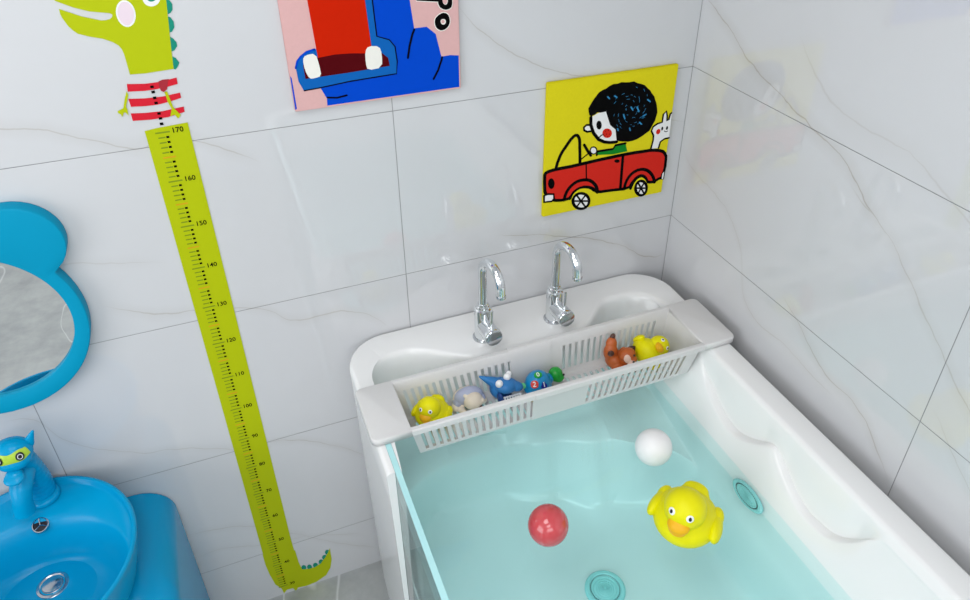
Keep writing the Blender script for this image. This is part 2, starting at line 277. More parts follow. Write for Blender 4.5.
'tailspikes':[[(-1.0758,0.0832),(-1.0789,0.0765),(-1.084,0.0759),(-1.0882,0.0818),(-1.0891,0.0906),(-1.086,0.0973),(-1.0809,0.0979),(-1.0767,0.0921)],[(-1.0607,0.0773),(-1.0637,0.0706),(-1.0689,0.07),(-1.0732,0.0759),(-1.074,0.0848),(-1.071,0.0915),(-1.0659,0.0921),(-1.0616,0.0862)],[(-1.044,0.0759),(-1.0471,0.0691),(-1.0522,0.0686),(-1.0566,0.0745),(-1.0575,0.0834),(-1.0545,0.0902),(-1.0493,0.0908),(-1.045,0.0849)],[(-1.0271,0.0824),(-1.0301,0.0756),(-1.0353,0.075),(-1.0396,0.0809),(-1.0406,0.0899),(-1.0376,0.0966),(-1.0324,0.0972),(-1.0281,0.0913)],[(-1.0155,0.0971),(-1.0185,0.0903),(-1.0237,0.0897),(-1.0281,0.0956),(-1.0291,0.1045),(-1.0261,0.1112),(-1.0209,0.1118),(-1.0165,0.106)],[(-1.0053,0.115),(-1.0082,0.1083),(-1.0134,0.1077),(-1.0178,0.1135),(-1.0188,0.1223),(-1.0158,0.129),(-1.0107,0.1296),(-1.0063,0.1238)]]}
LIGHT = (9.5, 8, 12, 31)
EXPO = -0.04
# ------------------------------------------------------------------ materials
M = {}
def tile_material(name, axis, seam_u0, veins, base=(204,205,207)):
    """large glossy white marble tiles 0.8 x 0.4 m with thin grey joints"""
    m = mat(name, base, .02, spec=.85)
    nt = m.node_tree; N = nt.nodes; L = nt.links; b = N['Principled BSDF']
    def node(t, **k):
        n = N.new(t)
        for a, v in k.items(): setattr(n, a, v)
        return n
    def mth(op, a, b_=None, c=None, clamp=False):
        n = node('ShaderNodeMath', operation=op, use_clamp=clamp)
        for i, v in enumerate((a, b_, c)):
            if v is None: continue
            if isinstance(v, (int, float)): n.inputs[i].default_value = v
            else: L.new(v, n.inputs[i])
        return n.outputs[0]
    geo = node('ShaderNodeNewGeometry'); sep = node('ShaderNodeSeparateXYZ'); L.new(geo.outputs['Position'], sep.inputs[0])
    u = sep.outputs[axis]; v = sep.outputs[2]
    def joint(c, off, per, half=.0011):
        f = mth('FRACT', mth('DIVIDE', mth('ADD', c, off+100*per), per))
        d = mth('MULTIPLY', mth('MINIMUM', f, mth('SUBTRACT', 1, f)), per)
        return mth('SUBTRACT', 1, mth('SMOOTH_MIN', mth('DIVIDE', d, half), 1, .2), clamp=True)
    js = mth('MAXIMUM', joint(u, -seam_u0, .8), joint(v, -.2, .4))
    if axis == 0: js = mth('MAXIMUM', js, mth('MULTIPLY', mth('GREATER_THAN', u, -.0016), .75))
    # the joint in the room corner
    # soft clouding
    nz = node('ShaderNodeTexNoise'); nz.inputs['Scale'].default_value = 2.2; nz.inputs['Detail'].default_value = 5
    L.new(geo.outputs['Position'], nz.inputs['Vector'])
    nf = node('ShaderNodeTexNoise'); nf.inputs['Scale'].default_value = 28; nf.inputs['Detail'].default_value = 6
    L.new(geo.outputs['Position'], nf.inputs['Vector'])
    ng = node('ShaderNodeTexNoise'); ng.inputs['Scale'].default_value = 9; ng.inputs['Detail'].default_value = 3
    L.new(geo.outputs['Position'], ng.inputs['Vector'])
    total = None
    us = [p[0] for ve in veins for p in ve[0]]; ulo, uhi = min(us)-.1, max(us)+.1
    vlo, vhi = 0, 2
    for pts, width, strength in veins:
        fc = node('ShaderNodeFloatCurve'); cv = fc.mapping.curves[0]
        pts = sorted(pts); P = [((p[0]-ulo)/(uhi-ulo), p[1]/vhi) for p in pts]
        while len(cv.points) < len(P): cv.points.new(.5, .5)
        for q, p in zip(cv.points, P): q.location = p; q.handle_type = 'AUTO'
        fc.mapping.extend = 'HORIZONTAL'; fc.mapping.update()
        un = mth('DIVIDE', mth('SUBTRACT', u, ulo), uhi-ulo)
        L.new(un, fc.inputs['Value'])
        target = mth('MULTIPLY', fc.outputs[0], vhi)
        wob = mth('ADD', mth('MULTIPLY', mth('SUBTRACT', nf.outputs['Fac'], .5), .008), mth('MULTIPLY', mth('SUBTRACT', ng.outputs['Fac'], .5), .03))
        d = mth('ABSOLUTE', mth('ADD', mth('SUBTRACT', v, target), wob))
        wv = mth('MULTIPLY', mth('ADD', mth('MULTIPLY', ng.outputs['Fac'], 2.2), -.45), width)
        core = mth('SUBTRACT', 1, mth('DIVIDE', d, mth('MAXIMUM', wv, .0006)), clamp=True)
        halo = mth('MULTIPLY', mth('SUBTRACT', 1, mth('DIVIDE', d, width*7), clamp=True), .22)
        s = mth('MAXIMUM', core, halo)
        # fade at the vein ends
        a = mth('DIVIDE', mth('SUBTRACT', u, pts[0][0]), .05, clamp=True)
        e = mth('DIVIDE', mth('SUBTRACT', pts[-1][0], u), .05, clamp=True)
        s = mth('MULTIPLY', mth('MULTIPLY', s, mth('MULTIPLY', a, e)), strength)
        total = s if total is None else mth('MAXIMUM', total, s)
    cr = node('ShaderNodeMix', data_type='RGBA'); c0 = lin(base)
    cr.inputs[6].default_value = (*[x*.96 for x in c0], 1); cr.inputs[7].default_value = (*[min(1, x*1.04) for x in c0], 1)
    L.new(nz.outputs['Fac'], cr.inputs[0])
    m1 = node('ShaderNodeMix', data_type='RGBA'); L.new(total, m1.inputs[0]); L.new(cr.outputs[2], m1.inputs[6])
    m1.inputs[7].default_value = (*lin((158,150,138)), 1)
    m2 = node('ShaderNodeMix', data_type='RGBA'); L.new(js, m2.inputs[0]); L.new(m1.outputs[2], m2.inputs[6])
    m2.inputs[7].default_value = (*lin((95,97,98)), 1)
    L.new(m2.outputs[2], b.inputs['Base Color'])
    rr = mth('ADD', mth('MULTIPLY', js, .6), .02); L.new(rr, b.inputs['Roughness'])
    bp = node('ShaderNodeBump'); bp.inputs['Strength'].default_value = .6; bp.inputs['Distance'].default_value = .001
    L.new(mth('MULTIPLY', js, -1), bp.inputs['Height']); L.new(bp.outputs['Normal'], b.inputs['Normal'])
    return m

back_veins = [
 ([(-1.60,1.49),(-1.335,1.46),(-1.266,1.43),(-1.192,1.402),(-1.114,1.404),(-1.04,1.371),(-.987,1.334)], .0035, .55),
 ([(-1.6,1.20),(-1.344,1.191),(-1.266,1.169),(-1.2,1.15)], .003, .3),
 ([(-1.34,1.083),(-1.259,1.047),(-1.14,1.02),(-1.078,1.005),(-1.03,.98),(-.992,.946),(-.88,.942),(-.769,.862)], .0032, .55),
 ([(-.58,1.606),(-.529,1.542),(-.37,1.44),(-.25,1.40),(-.1,1.30),(0,1.26)], .004, .6),
 ([(-.5,1.05),(-.36,1.02),(-.239,.985),(-.147,.939),(-.065,.888),(0,.879)], .0032, .75),
 ([(-1.59,.852),(-1.529,.843),(-1.5,.78),(-1.386,.686),(-1.246,.641),(-1.117,.562)], .003, .45),
 ([(-1.13,.60),(-1.07,.59),(-1.023,.577),(-.93,.509),(-.86,.45)], .003, .6),
 ([(-1.34,.36),(-1.2,.33),(-1.1,.25),(-1.025,.18),(-.947,.117),(-.86,.06)], .003, .45),
 ([(-1.34,.26),(-1.26,.27),(-1.18,.24),(-1.0,.19),(-.9,.14)], .0025, .4)]
right_veins = [
 ([(-.62,1.28),(-.564,1.314),(-.499,1.363),(-.426,1.392),(-.352,1.414),(-.256,1.442),(-.167,1.477),(-.066,1.535),(0,1.56)], .0042, .75),
 ([(-.9,1.05),(-.78,1.15),(-.70,1.22),(-.62,1.28),(-.5,1.34)], .004, .5),
 ([(-.784,.824),(-.739,.874),(-.693,.911),(-.650,.925),(-.608,.929),(-.532,.961),(-.473,.997),(-.42,1.03)], .0036, .65),
 ([(-.62,.90),(-.446,.921),(-.319,.943),(-.266,1.064),(-.173,1.134),(-.045,1.166),(0,1.2)], .003, .35),
 ([(-.9,1.30),(-.75,1.38),(-.6,1.44),(-.493,1.449),(-.441,1.46),(-.3,1.56)], .005, .28),
 ([(-1.1,.87),(-1.0,.90),(-.9,.96),(-.8,1.05)], .0035, .35)]
M['tile_back'] = tile_material('marble_tile_back', 0, -.7196, back_veins)
M['tile_right'] = tile_material('marble_tile_right', 1, -.790, right_veins)

def floor_material():
    m = mat('grey_stone_floor', (160,162,161), .35)
    nt = m.node_tree; N = nt.nodes; L = nt.links; b = N['Principled BSDF']
    g = N.new('ShaderNodeNewGeometry')
    n = N.new('ShaderNodeTexNoise'); n.inputs['Scale'].default_value = 7; n.inputs['Detail'].default_value = 8; n.inputs['Roughness'].default_value = .65
    L.new(g.outputs['Position'], n.inputs['Vector'])
    cr = N.new('ShaderNodeValToRGB'); e = cr.color_ramp.elements
    e[0].position = .3; e[0].color = (*lin((150,153,153)), 1); e[1].position = .7; e[1].color = (*lin((184,186,184)), 1)
    L.new(n.outputs['Fac'], cr.inputs[0])
    n2 = N.new('ShaderNodeTexNoise'); n2.inputs['Scale'].default_value = 1.5; n2.inputs['Detail'].default_value = 2.5
    mp = N.new('ShaderNodeMapping'); mp.inputs['Rotation'].default_value = (0,0,.5); mp.inputs['Scale'].default_value = (1.8,.6,1); mp.inputs['Location'].default_value = (.37,.2,0)
    L.new(g.outputs['Position'], mp.inputs[0]); L.new(mp.outputs[0], n2.inputs['Vector'])
    s = N.new('ShaderNodeMath'); s.operation = 'SUBTRACT'; s.inputs[1].default_value = .5; L.new(n2.outputs['Fac'], s.inputs[0])
    a = N.new('ShaderNodeMath'); a.operation = 'ABSOLUTE'; L.new(s.outputs[0], a.inputs[0])
    r = N.new('ShaderNodeMapRange'); r.inputs[1].default_value = 0; r.inputs[2].default_value = .005; r.inputs[3].default_value = .7; r.inputs[4].default_value = 0
    L.new(a.outputs[0], r.inputs[0])
    mx = N.new('ShaderNodeMix'); mx.data_type = 'RGBA'; L.new(r.outputs[0], mx.inputs[0]); L.new(cr.outputs[0], mx.inputs[6])
    mx.inputs[7].default_value = (*lin((222,224,224)), 1); L.new(mx.outputs[2], b.inputs['Base Color'])
    return m
M['floor'] = floor_material()
M['paint'] = speckle(mat('white_paint', (225,226,228), .7), .02, 20)
M['acrylic'] = speckle(mat('white_acrylic', (236,236,235), .12, spec=.45), .01, 8)
M['rack'] = speckle(mat('frosted_white_plastic', (214,213,212), .38, spec=.4), .015, 90)
M['chrome'] = mat('chrome', (225,228,230), .05, metal=1)
M['steel'] = mat('brushed_chrome', (200,203,206), .16, metal=1)
M['blue'] = speckle(mat('blue_ceramic', (0,150,200), .22, spec=.2), .02, 12)
M['blue_frame'] = speckle(mat('blue_lacquer', (0,146,184), .5, spec=.12), .02, 12)
M['mirror'] = mat('mirror_silver', (228,230,230), .01, metal=1)
M['black'] = speckle(mat('black_ink', (4,4,5), .75, spec=.06), .3, 200)
M['white'] = speckle(mat('white_ink', (232,232,232), .75, spec=.06), .02, 90)
M['yellow_board'] = speckle(mat('yellow_board', (218,206,30), .75, spec=.06), .05, 220)
M['red_ink'] = speckle(mat('red_ink', (208,42,32), .75, spec=.06), .04, 180)
M['green_ink'] = speckle(mat('green_ink', (18,130,40), .75, spec=.06), .05, 150)
M['fleck'] = speckle(mat('light_blue_ink', (60,150,205), .75, spec=.06), .1, 200)
M['pink'] = speckle(mat('pink_board', (216,172,170), .75, spec=.06), .04, 150)
M['cobalt'] = speckle(mat('cobalt_ink', (0,70,196), .75, spec=.06), .03, 120)
M['mid_blue'] = speckle(mat('mid_blue_ink', (16,96,176), .75, spec=.06), .03, 120)
M['orange_red'] = speckle(mat('orange_red_ink', (198,32,2), .75, spec=.06), .03, 120)
M['maroon'] = speckle(mat('maroon_ink', (80,4,12), .75, spec=.06), .05, 120)
M['cream_ink'] = speckle(mat('cream_ink', (234,232,224), .75, spec=.06), .02, 120)
M['lime'] = speckle(mat('lime_vinyl', (176,188,4), .5, spec=.15), .02, 90)
M['olive'] = speckle(mat('olive_ink', (124,144,20), .5, spec=.2), .05, 90)
M['amber_ink'] = speckle(mat('amber_ink', (205,160,20), .5, spec=.2), .05, 90)
M['dark_ink'] = speckle(mat('dark_green_ink', (58,74,14), .5, spec=.2), .05, 90)
M['teal'] = speckle(mat('teal_vinyl', (0,134,112), .45, spec=.3), .03, 90)
M['pale_pink'] = speckle(mat('pale_pink_vinyl', (226,208,218), .5, spec=.3), .02, 90)
M['red_vinyl'] = speckle(mat('red_vinyl', (206,14,40), .45, spec=.3), .04, 90)
M['duck'] = speckle(mat('yellow_rubber', (232,224,0), .45, spec=.25), .02, 60, .05)
M['beak'] = speckle(mat('orange_rubber', (240,178,8), .42, spec=.35), .03, 60)
M['eye_white'] = speckle(mat('eye_white_paint', (240,240,242), .3), .01, 60)
M['eye_black'] = speckle(mat('eye_black_paint', (22,20,30), .3), .1, 60)
M['shark'] = speckle(mat('blue_rubber', (48,122,186), .4, spec=.35), .04, 50)
M['navy'] = speckle(mat('navy_rubber', (14,62,128), .4), .04, 50)
M['cyan_toy'] = speckle(mat('sky_blue_plastic', (10,138,194), .3), .03, 50)
M['toy_green'] = speckle(mat('green_plastic', (22,158,52), .3), .03, 50)
M['mint'] = speckle(mat('mint_plastic', (110,214,150), .35), .03, 50)
M['toy_red'] = speckle(mat('red_plastic_patch', (214,50,30), .35), .03, 50)
M['toy_navy'] = speckle(mat('navy_plastic_patch', (16,30,140), .35), .03, 50)
M['toy_yellow'] = speckle(mat('mustard_plastic', (205,184,20), .35), .03, 50)
M['cream'] = speckle(mat('cream_rubber', (226,214,196), .5), .02, 50)
M['lilac'] = speckle(mat('lilac_rubber', (172,178,202), .5), .03, 50)
M['mint_ring'] = speckle(mat('mint_ring_rubber', (160,218,214), .4), .03, 50)
M['fox'] = speckle(mat('orange_brown_rubber', (186,92,38), .42), .05, 50)
M['dark_brown'] = speckle(mat('dark_brown_rubber', (78,46,36), .45), .08, 60)
M['muzzle'] = speckle(mat('pale_pink_rubber', (232,196,180), .45), .02, 60)
M['grille'] = speckle(mat('aqua_plastic', (150,214,214), .25), .04, 60)
M['white_ball'] = speckle(mat('white_ball_plastic', (240,238,238), .35), .01, 30)
M['red_ball'] = mat('red_ball_plastic', (206,70,76), .06, spec=.6, coat=.5); speckle(M['red_ball'], .03, 30)

def water_material():
    m = bpy.data.materials.new('aqua_water'); m.use_nodes = True; nt = m.node_tree; N = nt.nodes; L = nt.links
    N.remove(N['Principled BSDF']); out = N['Material Output']
    fr = N.new('ShaderNodeFresnel'); fr.inputs['IOR'].default_value = 1.33
    tr = N.new('ShaderNodeBsdfTransparent'); tr.inputs[0].default_value = (.90,.99,.99,1)
    gl = N.new('ShaderNodeBsdfGlossy'); gl.inputs['Roughness'].default_value = .01
    ns = N.new('ShaderNodeTexNoise'); ns.inputs['Scale'].default_value = 9; ns.inputs['Detail'].default_value = 1
    g = N.new('ShaderNodeNewGeometry'); L.new(g.outputs['Position'], ns.inputs['Vector'])
    bp = N.new('ShaderNodeBump'); bp.inputs['Strength'].default_value = .05; bp.inputs['Distance'].default_value = .01
    L.new(ns.outputs['Fac'], bp.inputs['Height']); L.new(bp.outputs[0], gl.inputs['Normal']); L.new(bp.outputs[0], fr.inputs['Normal'])
    iv = N.new('ShaderNodeMath'); iv.operation = 'SUBTRACT'; iv.inputs[0].default_value = 1; L.new(g.outputs['Backfacing'], iv.inputs[1])
    fm = N.new('ShaderNodeMath'); fm.operation = 'MULTIPLY'; L.new(iv.outputs[0], fm.inputs[0]); L.new(fr.outputs[0], fm.inputs[1])
    mx = N.new('ShaderNodeMixShader'); L.new(fm.outputs[0], mx.inputs[0]); L.new(tr.outputs[0], mx.inputs[1]); L.new(gl.outputs[0], mx.inputs[2])
    L.new(mx.outputs[0], out.inputs['Surface'])
    va = N.new('ShaderNodeVolumeAbsorption'); va.inputs['Color'].default_value = (.08,.92,.90,1); va.inputs['Density'].default_value = .20
    L.new(va.outputs[0], out.inputs['Volume'])
    return m
M['water'] = water_material()

def glass_material():
    m = bpy.data.materials.new('clear_acrylic_pane'); m.use_nodes = True; nt = m.node_tree; N = nt.nodes; L = nt.links
    N.remove(N['Principled BSDF']); out = N['Material Output']
    fr = N.new('ShaderNodeFresnel'); fr.inputs['IOR'].default_value = 1.45
    tr = N.new('ShaderNodeBsdfTransparent'); tr.inputs[0].default_value = (.86,.955,.96,1)
    gl = N.new('ShaderNodeBsdfGlossy'); gl.inputs['Roughness'].default_value = .02
    g = N.new('ShaderNodeNewGeometry'); iv = N.new('ShaderNodeMath'); iv.operation = 'SUBTRACT'; iv.inputs[0].default_value = 1; L.new(g.outputs['Backfacing'], iv.inputs[1])
    fm = N.new('ShaderNodeMath'); fm.operation = 'MULTIPLY'; L.new(iv.outputs[0], fm.inputs[0]); L.new(fr.outputs[0], fm.inputs[1])
    mx = N.new('ShaderNodeMixShader'); L.new(fm.outputs[0], mx.inputs[0]); L.new(tr.outputs[0], mx.inputs[1]); L.new(gl.outputs[0], mx.inputs[2])
    L.new(mx.outputs[0], out.inputs['Surface'])
    return m
M['glass'] = glass_material()
M['glass_edge'] = speckle(mat('aqua_glass_edge', (182,232,234), .15, spec=.5), .05, 12)

# ------------------------------------------------------------------ room
XL, YF, H = -3.3, -2.8, 2.55
def slabobj(name, x0, x1, y0, y1, z0, z1, m):
    bm = bmesh.new(); box(bm, x0, x1, y0, y1, z0, z1); o = bobj(name, bm, m, smooth=False); o['kind'] = 'structure'; return o
slabobj('floor', XL, 0, YF, 0, -.1, 0, M['floor'])
slabobj('wall_back', XL-.1, .1, 0, .1, -.1, H, M['tile_back'])
slabobj('wall_right', 0, .1, YF, 0, -.1, H, M['tile_right'])
slabobj('wall_left', XL-.1, XL, YF, 0, -.1, H, M['paint'])
slabobj('wall_front', XL-.1, .1, YF-.1, YF, -.1, H, M['paint'])
slabobj('ceiling', XL-.1, .1, YF-.1, .1, H, H+.1, M['paint'])

# ------------------------------------------------------------------ bathtub
def rrect(xl, xr, yf, yb, rad, n=(150, 260), m=24):
    """closed rounded rectangle, counter-clockwise seen from above, same number of points every time"""
    P = []
    def seg(a, b, k): P.extend([(a[0]+(b[0]-a[0])*i/k, a[1]+(b[1]-a[1])*i/k) for i in range(k)])
    def arc(cx, cy, a0): P.extend([(cx+rad*math.cos(math.radians(a0+90*i/m)), cy+rad*math.sin(math.radians(a0+90*i/m))) for i in range(m)])
    seg((xl+rad, yf), (xr-rad, yf), n[0]//3); arc(xr-rad, yf+rad, -90)
    seg((xr, yf+rad), (xr, yb-rad), n[1]); arc(xr-rad, yb-rad, 0)
    seg((xr-rad, yb), (xl+rad, yb), n[0]); arc(xl+rad, yb-rad, 90)
    seg((xl, yb-rad), (xl, yf+rad), n[1]); arc(xl+rad, yf+rad, 180)
    return P
def interp(t, pts):
    pts = sorted(pts)
    if t <= pts[0][0]: return pts[0][1]
    for a, b in zip(pts, pts[1:]):
        if t <= b[0]:
            k = (t-a[0])/(b[0]-a[0]); k = k*k*(3-2*k); return a[1]+(b[1]-a[1])*k
    return pts[-1][1]
def lerp(t, pts): return sum(lerp0(t+.004*k, pts) for k in range(-4, 5))/9
def lerp0(t, pts):
    if t <= pts[0][0]: return pts[0][1]
    for a, b in zip(pts, pts[1:]):
        if t <= b[0]: return a[1]+(b[1]-a[1])*(t-a[0])/(b[0]-a[0])
    return pts[-1][1]
YT = -1.52
SCAL = [(-1.5,.825),(-.8678,.825),(-.8566,.812),(-.8439,.7894),(-.8274,.7692),(-.805,.752),(-.7815,.745),(-.7303,.7402),(-.6939,.7501),(-.6517,.7662),(-.62,.785),(-.602,.7983),(-.5808,.7771),(-.5466,.7578),(-.5125,.7444),(-.466,.7486),(-.4167,.7634),(-.3633,.7909),(-.3233,.825),(-.1,.825)]
def slant_x(z): return -.1-.4*(.85-z)
def ring(bm, pts): return [bm.verts.new(p) for p in pts]
def tub_ring(xl, xr, yf, yb, rad, z, bump=None, right=None):
    out = []
    for x, y in rrect(xl, xr, yf, yb, rad):
        if bump: y += interp(x, bump)*max(0, min(1, (y-(yb-.60))/.55))**1.5
        zz = z
        if right and abs(x-xr) < .012 and y < yb-rad*.6 and y > yf+rad: x, zz = right(y, x, z)
        out.append((x, y, zz))
    return out
bump0 = [(-.76,0),(-.60,-.078),(-.34,-.078),(-.22,0)]
bump1 = [(-.76,0),(-.60,-.05),(-.34,-.05),(-.22,0)]
bump2 = [(-.84,-.02),(-.70,-.01),(-.46,-.05),(-.35,-.06),(-.24,-.07),(-.16,-.09)]
bl1 = [(-.84,-.035),(-.70,0),(-.58,-.002),(-.46,-.033),(-.35,-.073),(-.24,-.13),(-.16,-.17)]
bl2 = [(-.84,-.05),(-.74,0),(-.59,-.01),(-.47,-.055),(-.365,-.125),(-.25,-.165),(-.16,-.18)]
def above(y, x, z):
    ze = lerp(y, SCAL); rec = 0.019*max(0, min(1, (.822-ze)/.05)); return slant_x(ze)+rec, ze+.0035
def lip(y, x, z):
    ze = lerp(y, SCAL); rec = 0.019*max(0, min(1, (.822-ze)/.05)); return slant_x(ze)+.004*min(1, rec*80), ze+.001
def lip2(y, x, z):
    ze = lerp(y, SCAL); return slant_x(ze)-.0006, ze-.004
def midr(y, x, z):
    ze = lerp(y, SCAL); za = .836; zz = (ze+za)/2; rec = 0.019*max(0, min(1, (.822-ze)/.05)); return slant_x(zz)+rec*.75, zz+.002
def under(k):
    def f(y, x, z):
        ze = lerp(y, SCAL)-.004; zz = ze+(.70-ze)*k; return slant_x(zz), zz
    return f
XO, XR = -.89, -.04
rings = [
 tub_ring(-.875, XR-.015, YT+.015, -.004, .10, 0.0),
 tub_ring(-.878, XR-.012, YT+.012, -.003, .10, .06),
 tub_ring(-.888, XR-.002, YT+.002, -.002, .10, .75),
 tub_ring(XO, XR, YT, -.0015, .10, .838),
 tub_ring(XO+.002, XR-.002, YT+.002, -.0035, .10, .845),
 tub_ring(XO+.007, XR-.007, YT+.007, -.0085, .095, .8495),
 tub_ring(XO+.010, XR-.010, YT+.010, -.0115, .093, .85),
 tub_ring(-.851, -.092, YT+.05, -.075, .085, .85, bump0),
 tub_ring(-.857, -.098, YT+.056, -.081, .085, .8485, bump0),
 tub_ring(-.8605, -.102, YT+.060, -.086, .085, .843, bump0),
 tub_ring(-.861, -.105, YT+.062, -.089, .085, .838, bump0),
 tub_ring(-.8615, -.107, YT+.063, -.091, .085, .83, bump0, midr),
 tub_ring(-.862, -.113, YT+.066, -.096, .085, .82, bump0, above),
 tub_ring(-.862, -.114, YT+.067, -.098, .085, .815, bump0, lip),
 tub_ring(-.862, -.116, YT+.068, -.100, .085, .81, bump0, lip2),
 tub_ring(-.862, -.135, YT+.09, -.125, .09, .76, bump1, under(.5)),
 tub_ring(-.862, -.158, YT+.11, -.150, .09, .70, bump1, under(1)),
 tub_ring(-.862, -.166, YT+.12, -.168, .09, .648, bump1),
 tub_ring(-.862, -.169, YT+.122, -.182, .09, .628, bump2),
 tub_ring(-.862, -.174, YT+.13, -.229, .09, .609, bl1),
 tub_ring(-.862, -.177, YT+.13, -.236, .09, .600, bl1),
 tub_ring(-.862, -.180, YT+.135, -.240, .09, .57, bl1),
 tub_ring(-.861, -.188, YT+.15, -.246, .10, .50, bl2),
 tub_ring(-.858, -.194, YT+.16, -.254, .11, .474, bl2),
 tub_ring(-.850, -.205, YT+.17, -.272, .12, .462, bl2),
 tub_ring(-.835, -.225, YT+.19, -.305, .12, .456, bl2),
 tub_ring(-.80, -.26, YT+.23, -.345, .12, .4505, bl2),
 tub_ring(-.70, -.36, YT+.35, -.46, .10, .45, [(-.7,0),(-.36,-.08)]),
]
bm = bmesh.new(); RV = [ring(bm, r) for r in rings]
for a, b in zip(RV, RV[1:]):
    n = len(a)
    for k in range(n): bm.faces.new((a[k], a[(k+1)%n], b[(k+1)%n], b[k]))
bm.faces.new(RV[0][::-1]); bm.faces.new(RV[-1])
tub = thing('bathtub', 'white bathtub full of water with clear side pane, fitted in the tiled corner', 'bathtub', (-.465,-.76,0))
def lay(o, root):
    """parent o (built in world coordinates) under root"""
    o.parent = root; o.matrix_parent_inverse = Matrix.Translation(root.location).inverted() if root.rotation_euler[:] == (0,0,0) else root.matrix_basis.inverted(); return o
shell = bobj('shell', bm, M['acrylic'], angle=0)
def cutter(*b):
    bm = bmesh.new()
    for q in b: box(bm, *q)
    return bobj('cut', bm, M['acrylic'], smooth=False)
for q in ((-1.0,-.845,-1.32,-.42,.475,.95), (-1.0,-.8700,-1.32,-.42,.22,.60), (-.8737,-.8615,-1.36,-.30,.20,.95)):
    c = cutter(q); md = shell.modifiers.new('b', 'BOOLEAN'); md.operation = 'DIFFERENCE'; md.solver = 'EXACT'; md.object = c
    apply_mods(shell); bpy.data.objects.remove(c)
bm = bmesh.new(); tri = [(-.8485,-.28),(-.8612,-.43),(-.83,-.43),(-.83,-.28)]
lo_ = [bm.verts.new((x,y,.65)) for x,y in tri]; hi_ = [bm.verts.new((x,y,.95)) for x,y in tri]
bm.faces.new(lo_[::-1]); bm.faces.new(hi_)
for k in range(4): bm.faces.new((lo_[k], lo_[(k+1)%4], hi_[(k+1)%4], hi_[k]))
c = bobj('cut', bm, M['acrylic'], smooth=False); md = shell.modifiers.new('b', 'BOOLEAN'); md.operation = 'DIFFERENCE'; md.solver = 'EXACT'; md.object = c
apply_mods(shell); bpy.data.objects.remove(c)
bm = bmesh.new(); bm.from_mesh(shell.data)
for e in bm.edges:
    if len(e.link_faces) == 2 and e.calc_face_angle(0) > math.radians(40): e.smooth = False
bm.to_mesh(shell.data); bm.free()
lay(shell, tub)
bm = bmesh.new(); vs = box(bm, -.8732, -.8620, -1.355, -.305, .205, .8497)
bm.faces.ensure_lookup_table(); bm.faces[1].material_index = 1
pane = lay(bobj('side_pane', bm, [M['glass'], M['glass_edge']], smooth=False), tub); part_label(pane, 'clear acrylic window pane with pale aqua top edge')

# drain on the tub floor
def disc_thing(name, c, d, R, m, rib, parent, flat=1):
    Mx = zalign(c, d) @ Matrix.Diagonal((1, flat, 1, 1)); bm = bmesh.new()
    prof = [(R,-.001),(R,.003),(R*.93,.006),(R*.80,.0062),(R*.74,.004),(R*.70,.003)]
    r = R*.70
    while r > R*.08:
        prof += [(r*.97,.0045),(r*.86,.0045),(r*.82,.003)]; r *= .74
    prof += [(R*.03,.003)]
    lathe(bm, prof, 56, Mx)
    o = lay(bobj(name, bm, m, angle=30), parent)
    bm = bmesh.new()
    for k in range(44):
        a = 2*PI*k/44; p = Mx @ Vector((R*.72*math.cos(a), R*.72*math.sin(a), .0048)); ball(bm, p, .0011 if R > .03 else .0006, None, 6, 4)
    h = lay(bobj('grate_holes', bm, M['eye_black']), parent); h.parent = o; h.matrix_parent_inverse = Matrix()
    return o, h
def child_of(o, par):
    """o built in world coordinates, par likewise (already under its root)"""
    o.parent = par; o.matrix_parent_inverse = Matrix(); return o
dr, dh = disc_thing('drain', (-.467,-.572,.4515), (0,0,1), .045, M['grille'], 5, tub)
part_label(dr, 'round ribbed drain cover on the tub floor')
ov, oh = disc_thing('overflow_cover', (slant_x(.684)-.0045,-.621,.684), (-1,0,.4), .046, M['grille'], 5, tub, .42)
part_label(ov, 'round aqua overflow cover on the sloping side')

# water: top surface follows the inner wall at z = .706
WZ = .706
bm = bmesh.new()
def inset_ring(xl, xr, yf, yb, rad, z, b=None): return tub_ring(xl, xr, yf, yb, rad, z, b)
wr = [inset_ring(-.8612,-.1572,YT+.107,-.150,.09,WZ,bump1), inset_ring(-.8612,-.1585,YT+.1105,-.1515,.09,.700,bump1), inset_ring(-.8612,-.167,YT+.121,-.1695,.09,.649,bump1), inset_ring(-.8612,-.170,YT+.123,-.1835,.09,.6295,bump2), inset_ring(-.8612,-.175,YT+.131,-.2305,.09,.6105,bl1),
      inset_ring(-.8612,-.178,YT+.131,-.2375,.09,.601,bl1), inset_ring(-.8612,-.181,YT+.135,-.241,.09,.57,bl1), inset_ring(-.8606,-.189,YT+.151,-.247,.10,.50,bl2),
      inset_ring(-.857,-.195,YT+.161,-.255,.11,.475,bl2), inset_ring(-.834,-.226,YT+.191,-.306,.12,.4575,bl2), inset_ring(-.80,-.26,YT+.231,-.346,.12,.4525,bl2)]
WV = [ring(bm, r) for r in wr]
for a, b in zip(WV, WV[1:]):
    n = len(a)
    for k in range(n): bm.faces.new((a[k], a[(k+1)%n], b[(k+1)%n], b[k]))
bm.faces.new(WV[0][::-1]); bm.faces.new(WV[-1])
w = bobj('bath_water', bm, M['water'], smooth=False)
tag(w, 'clear aqua bath water filling the white tub', 'water')

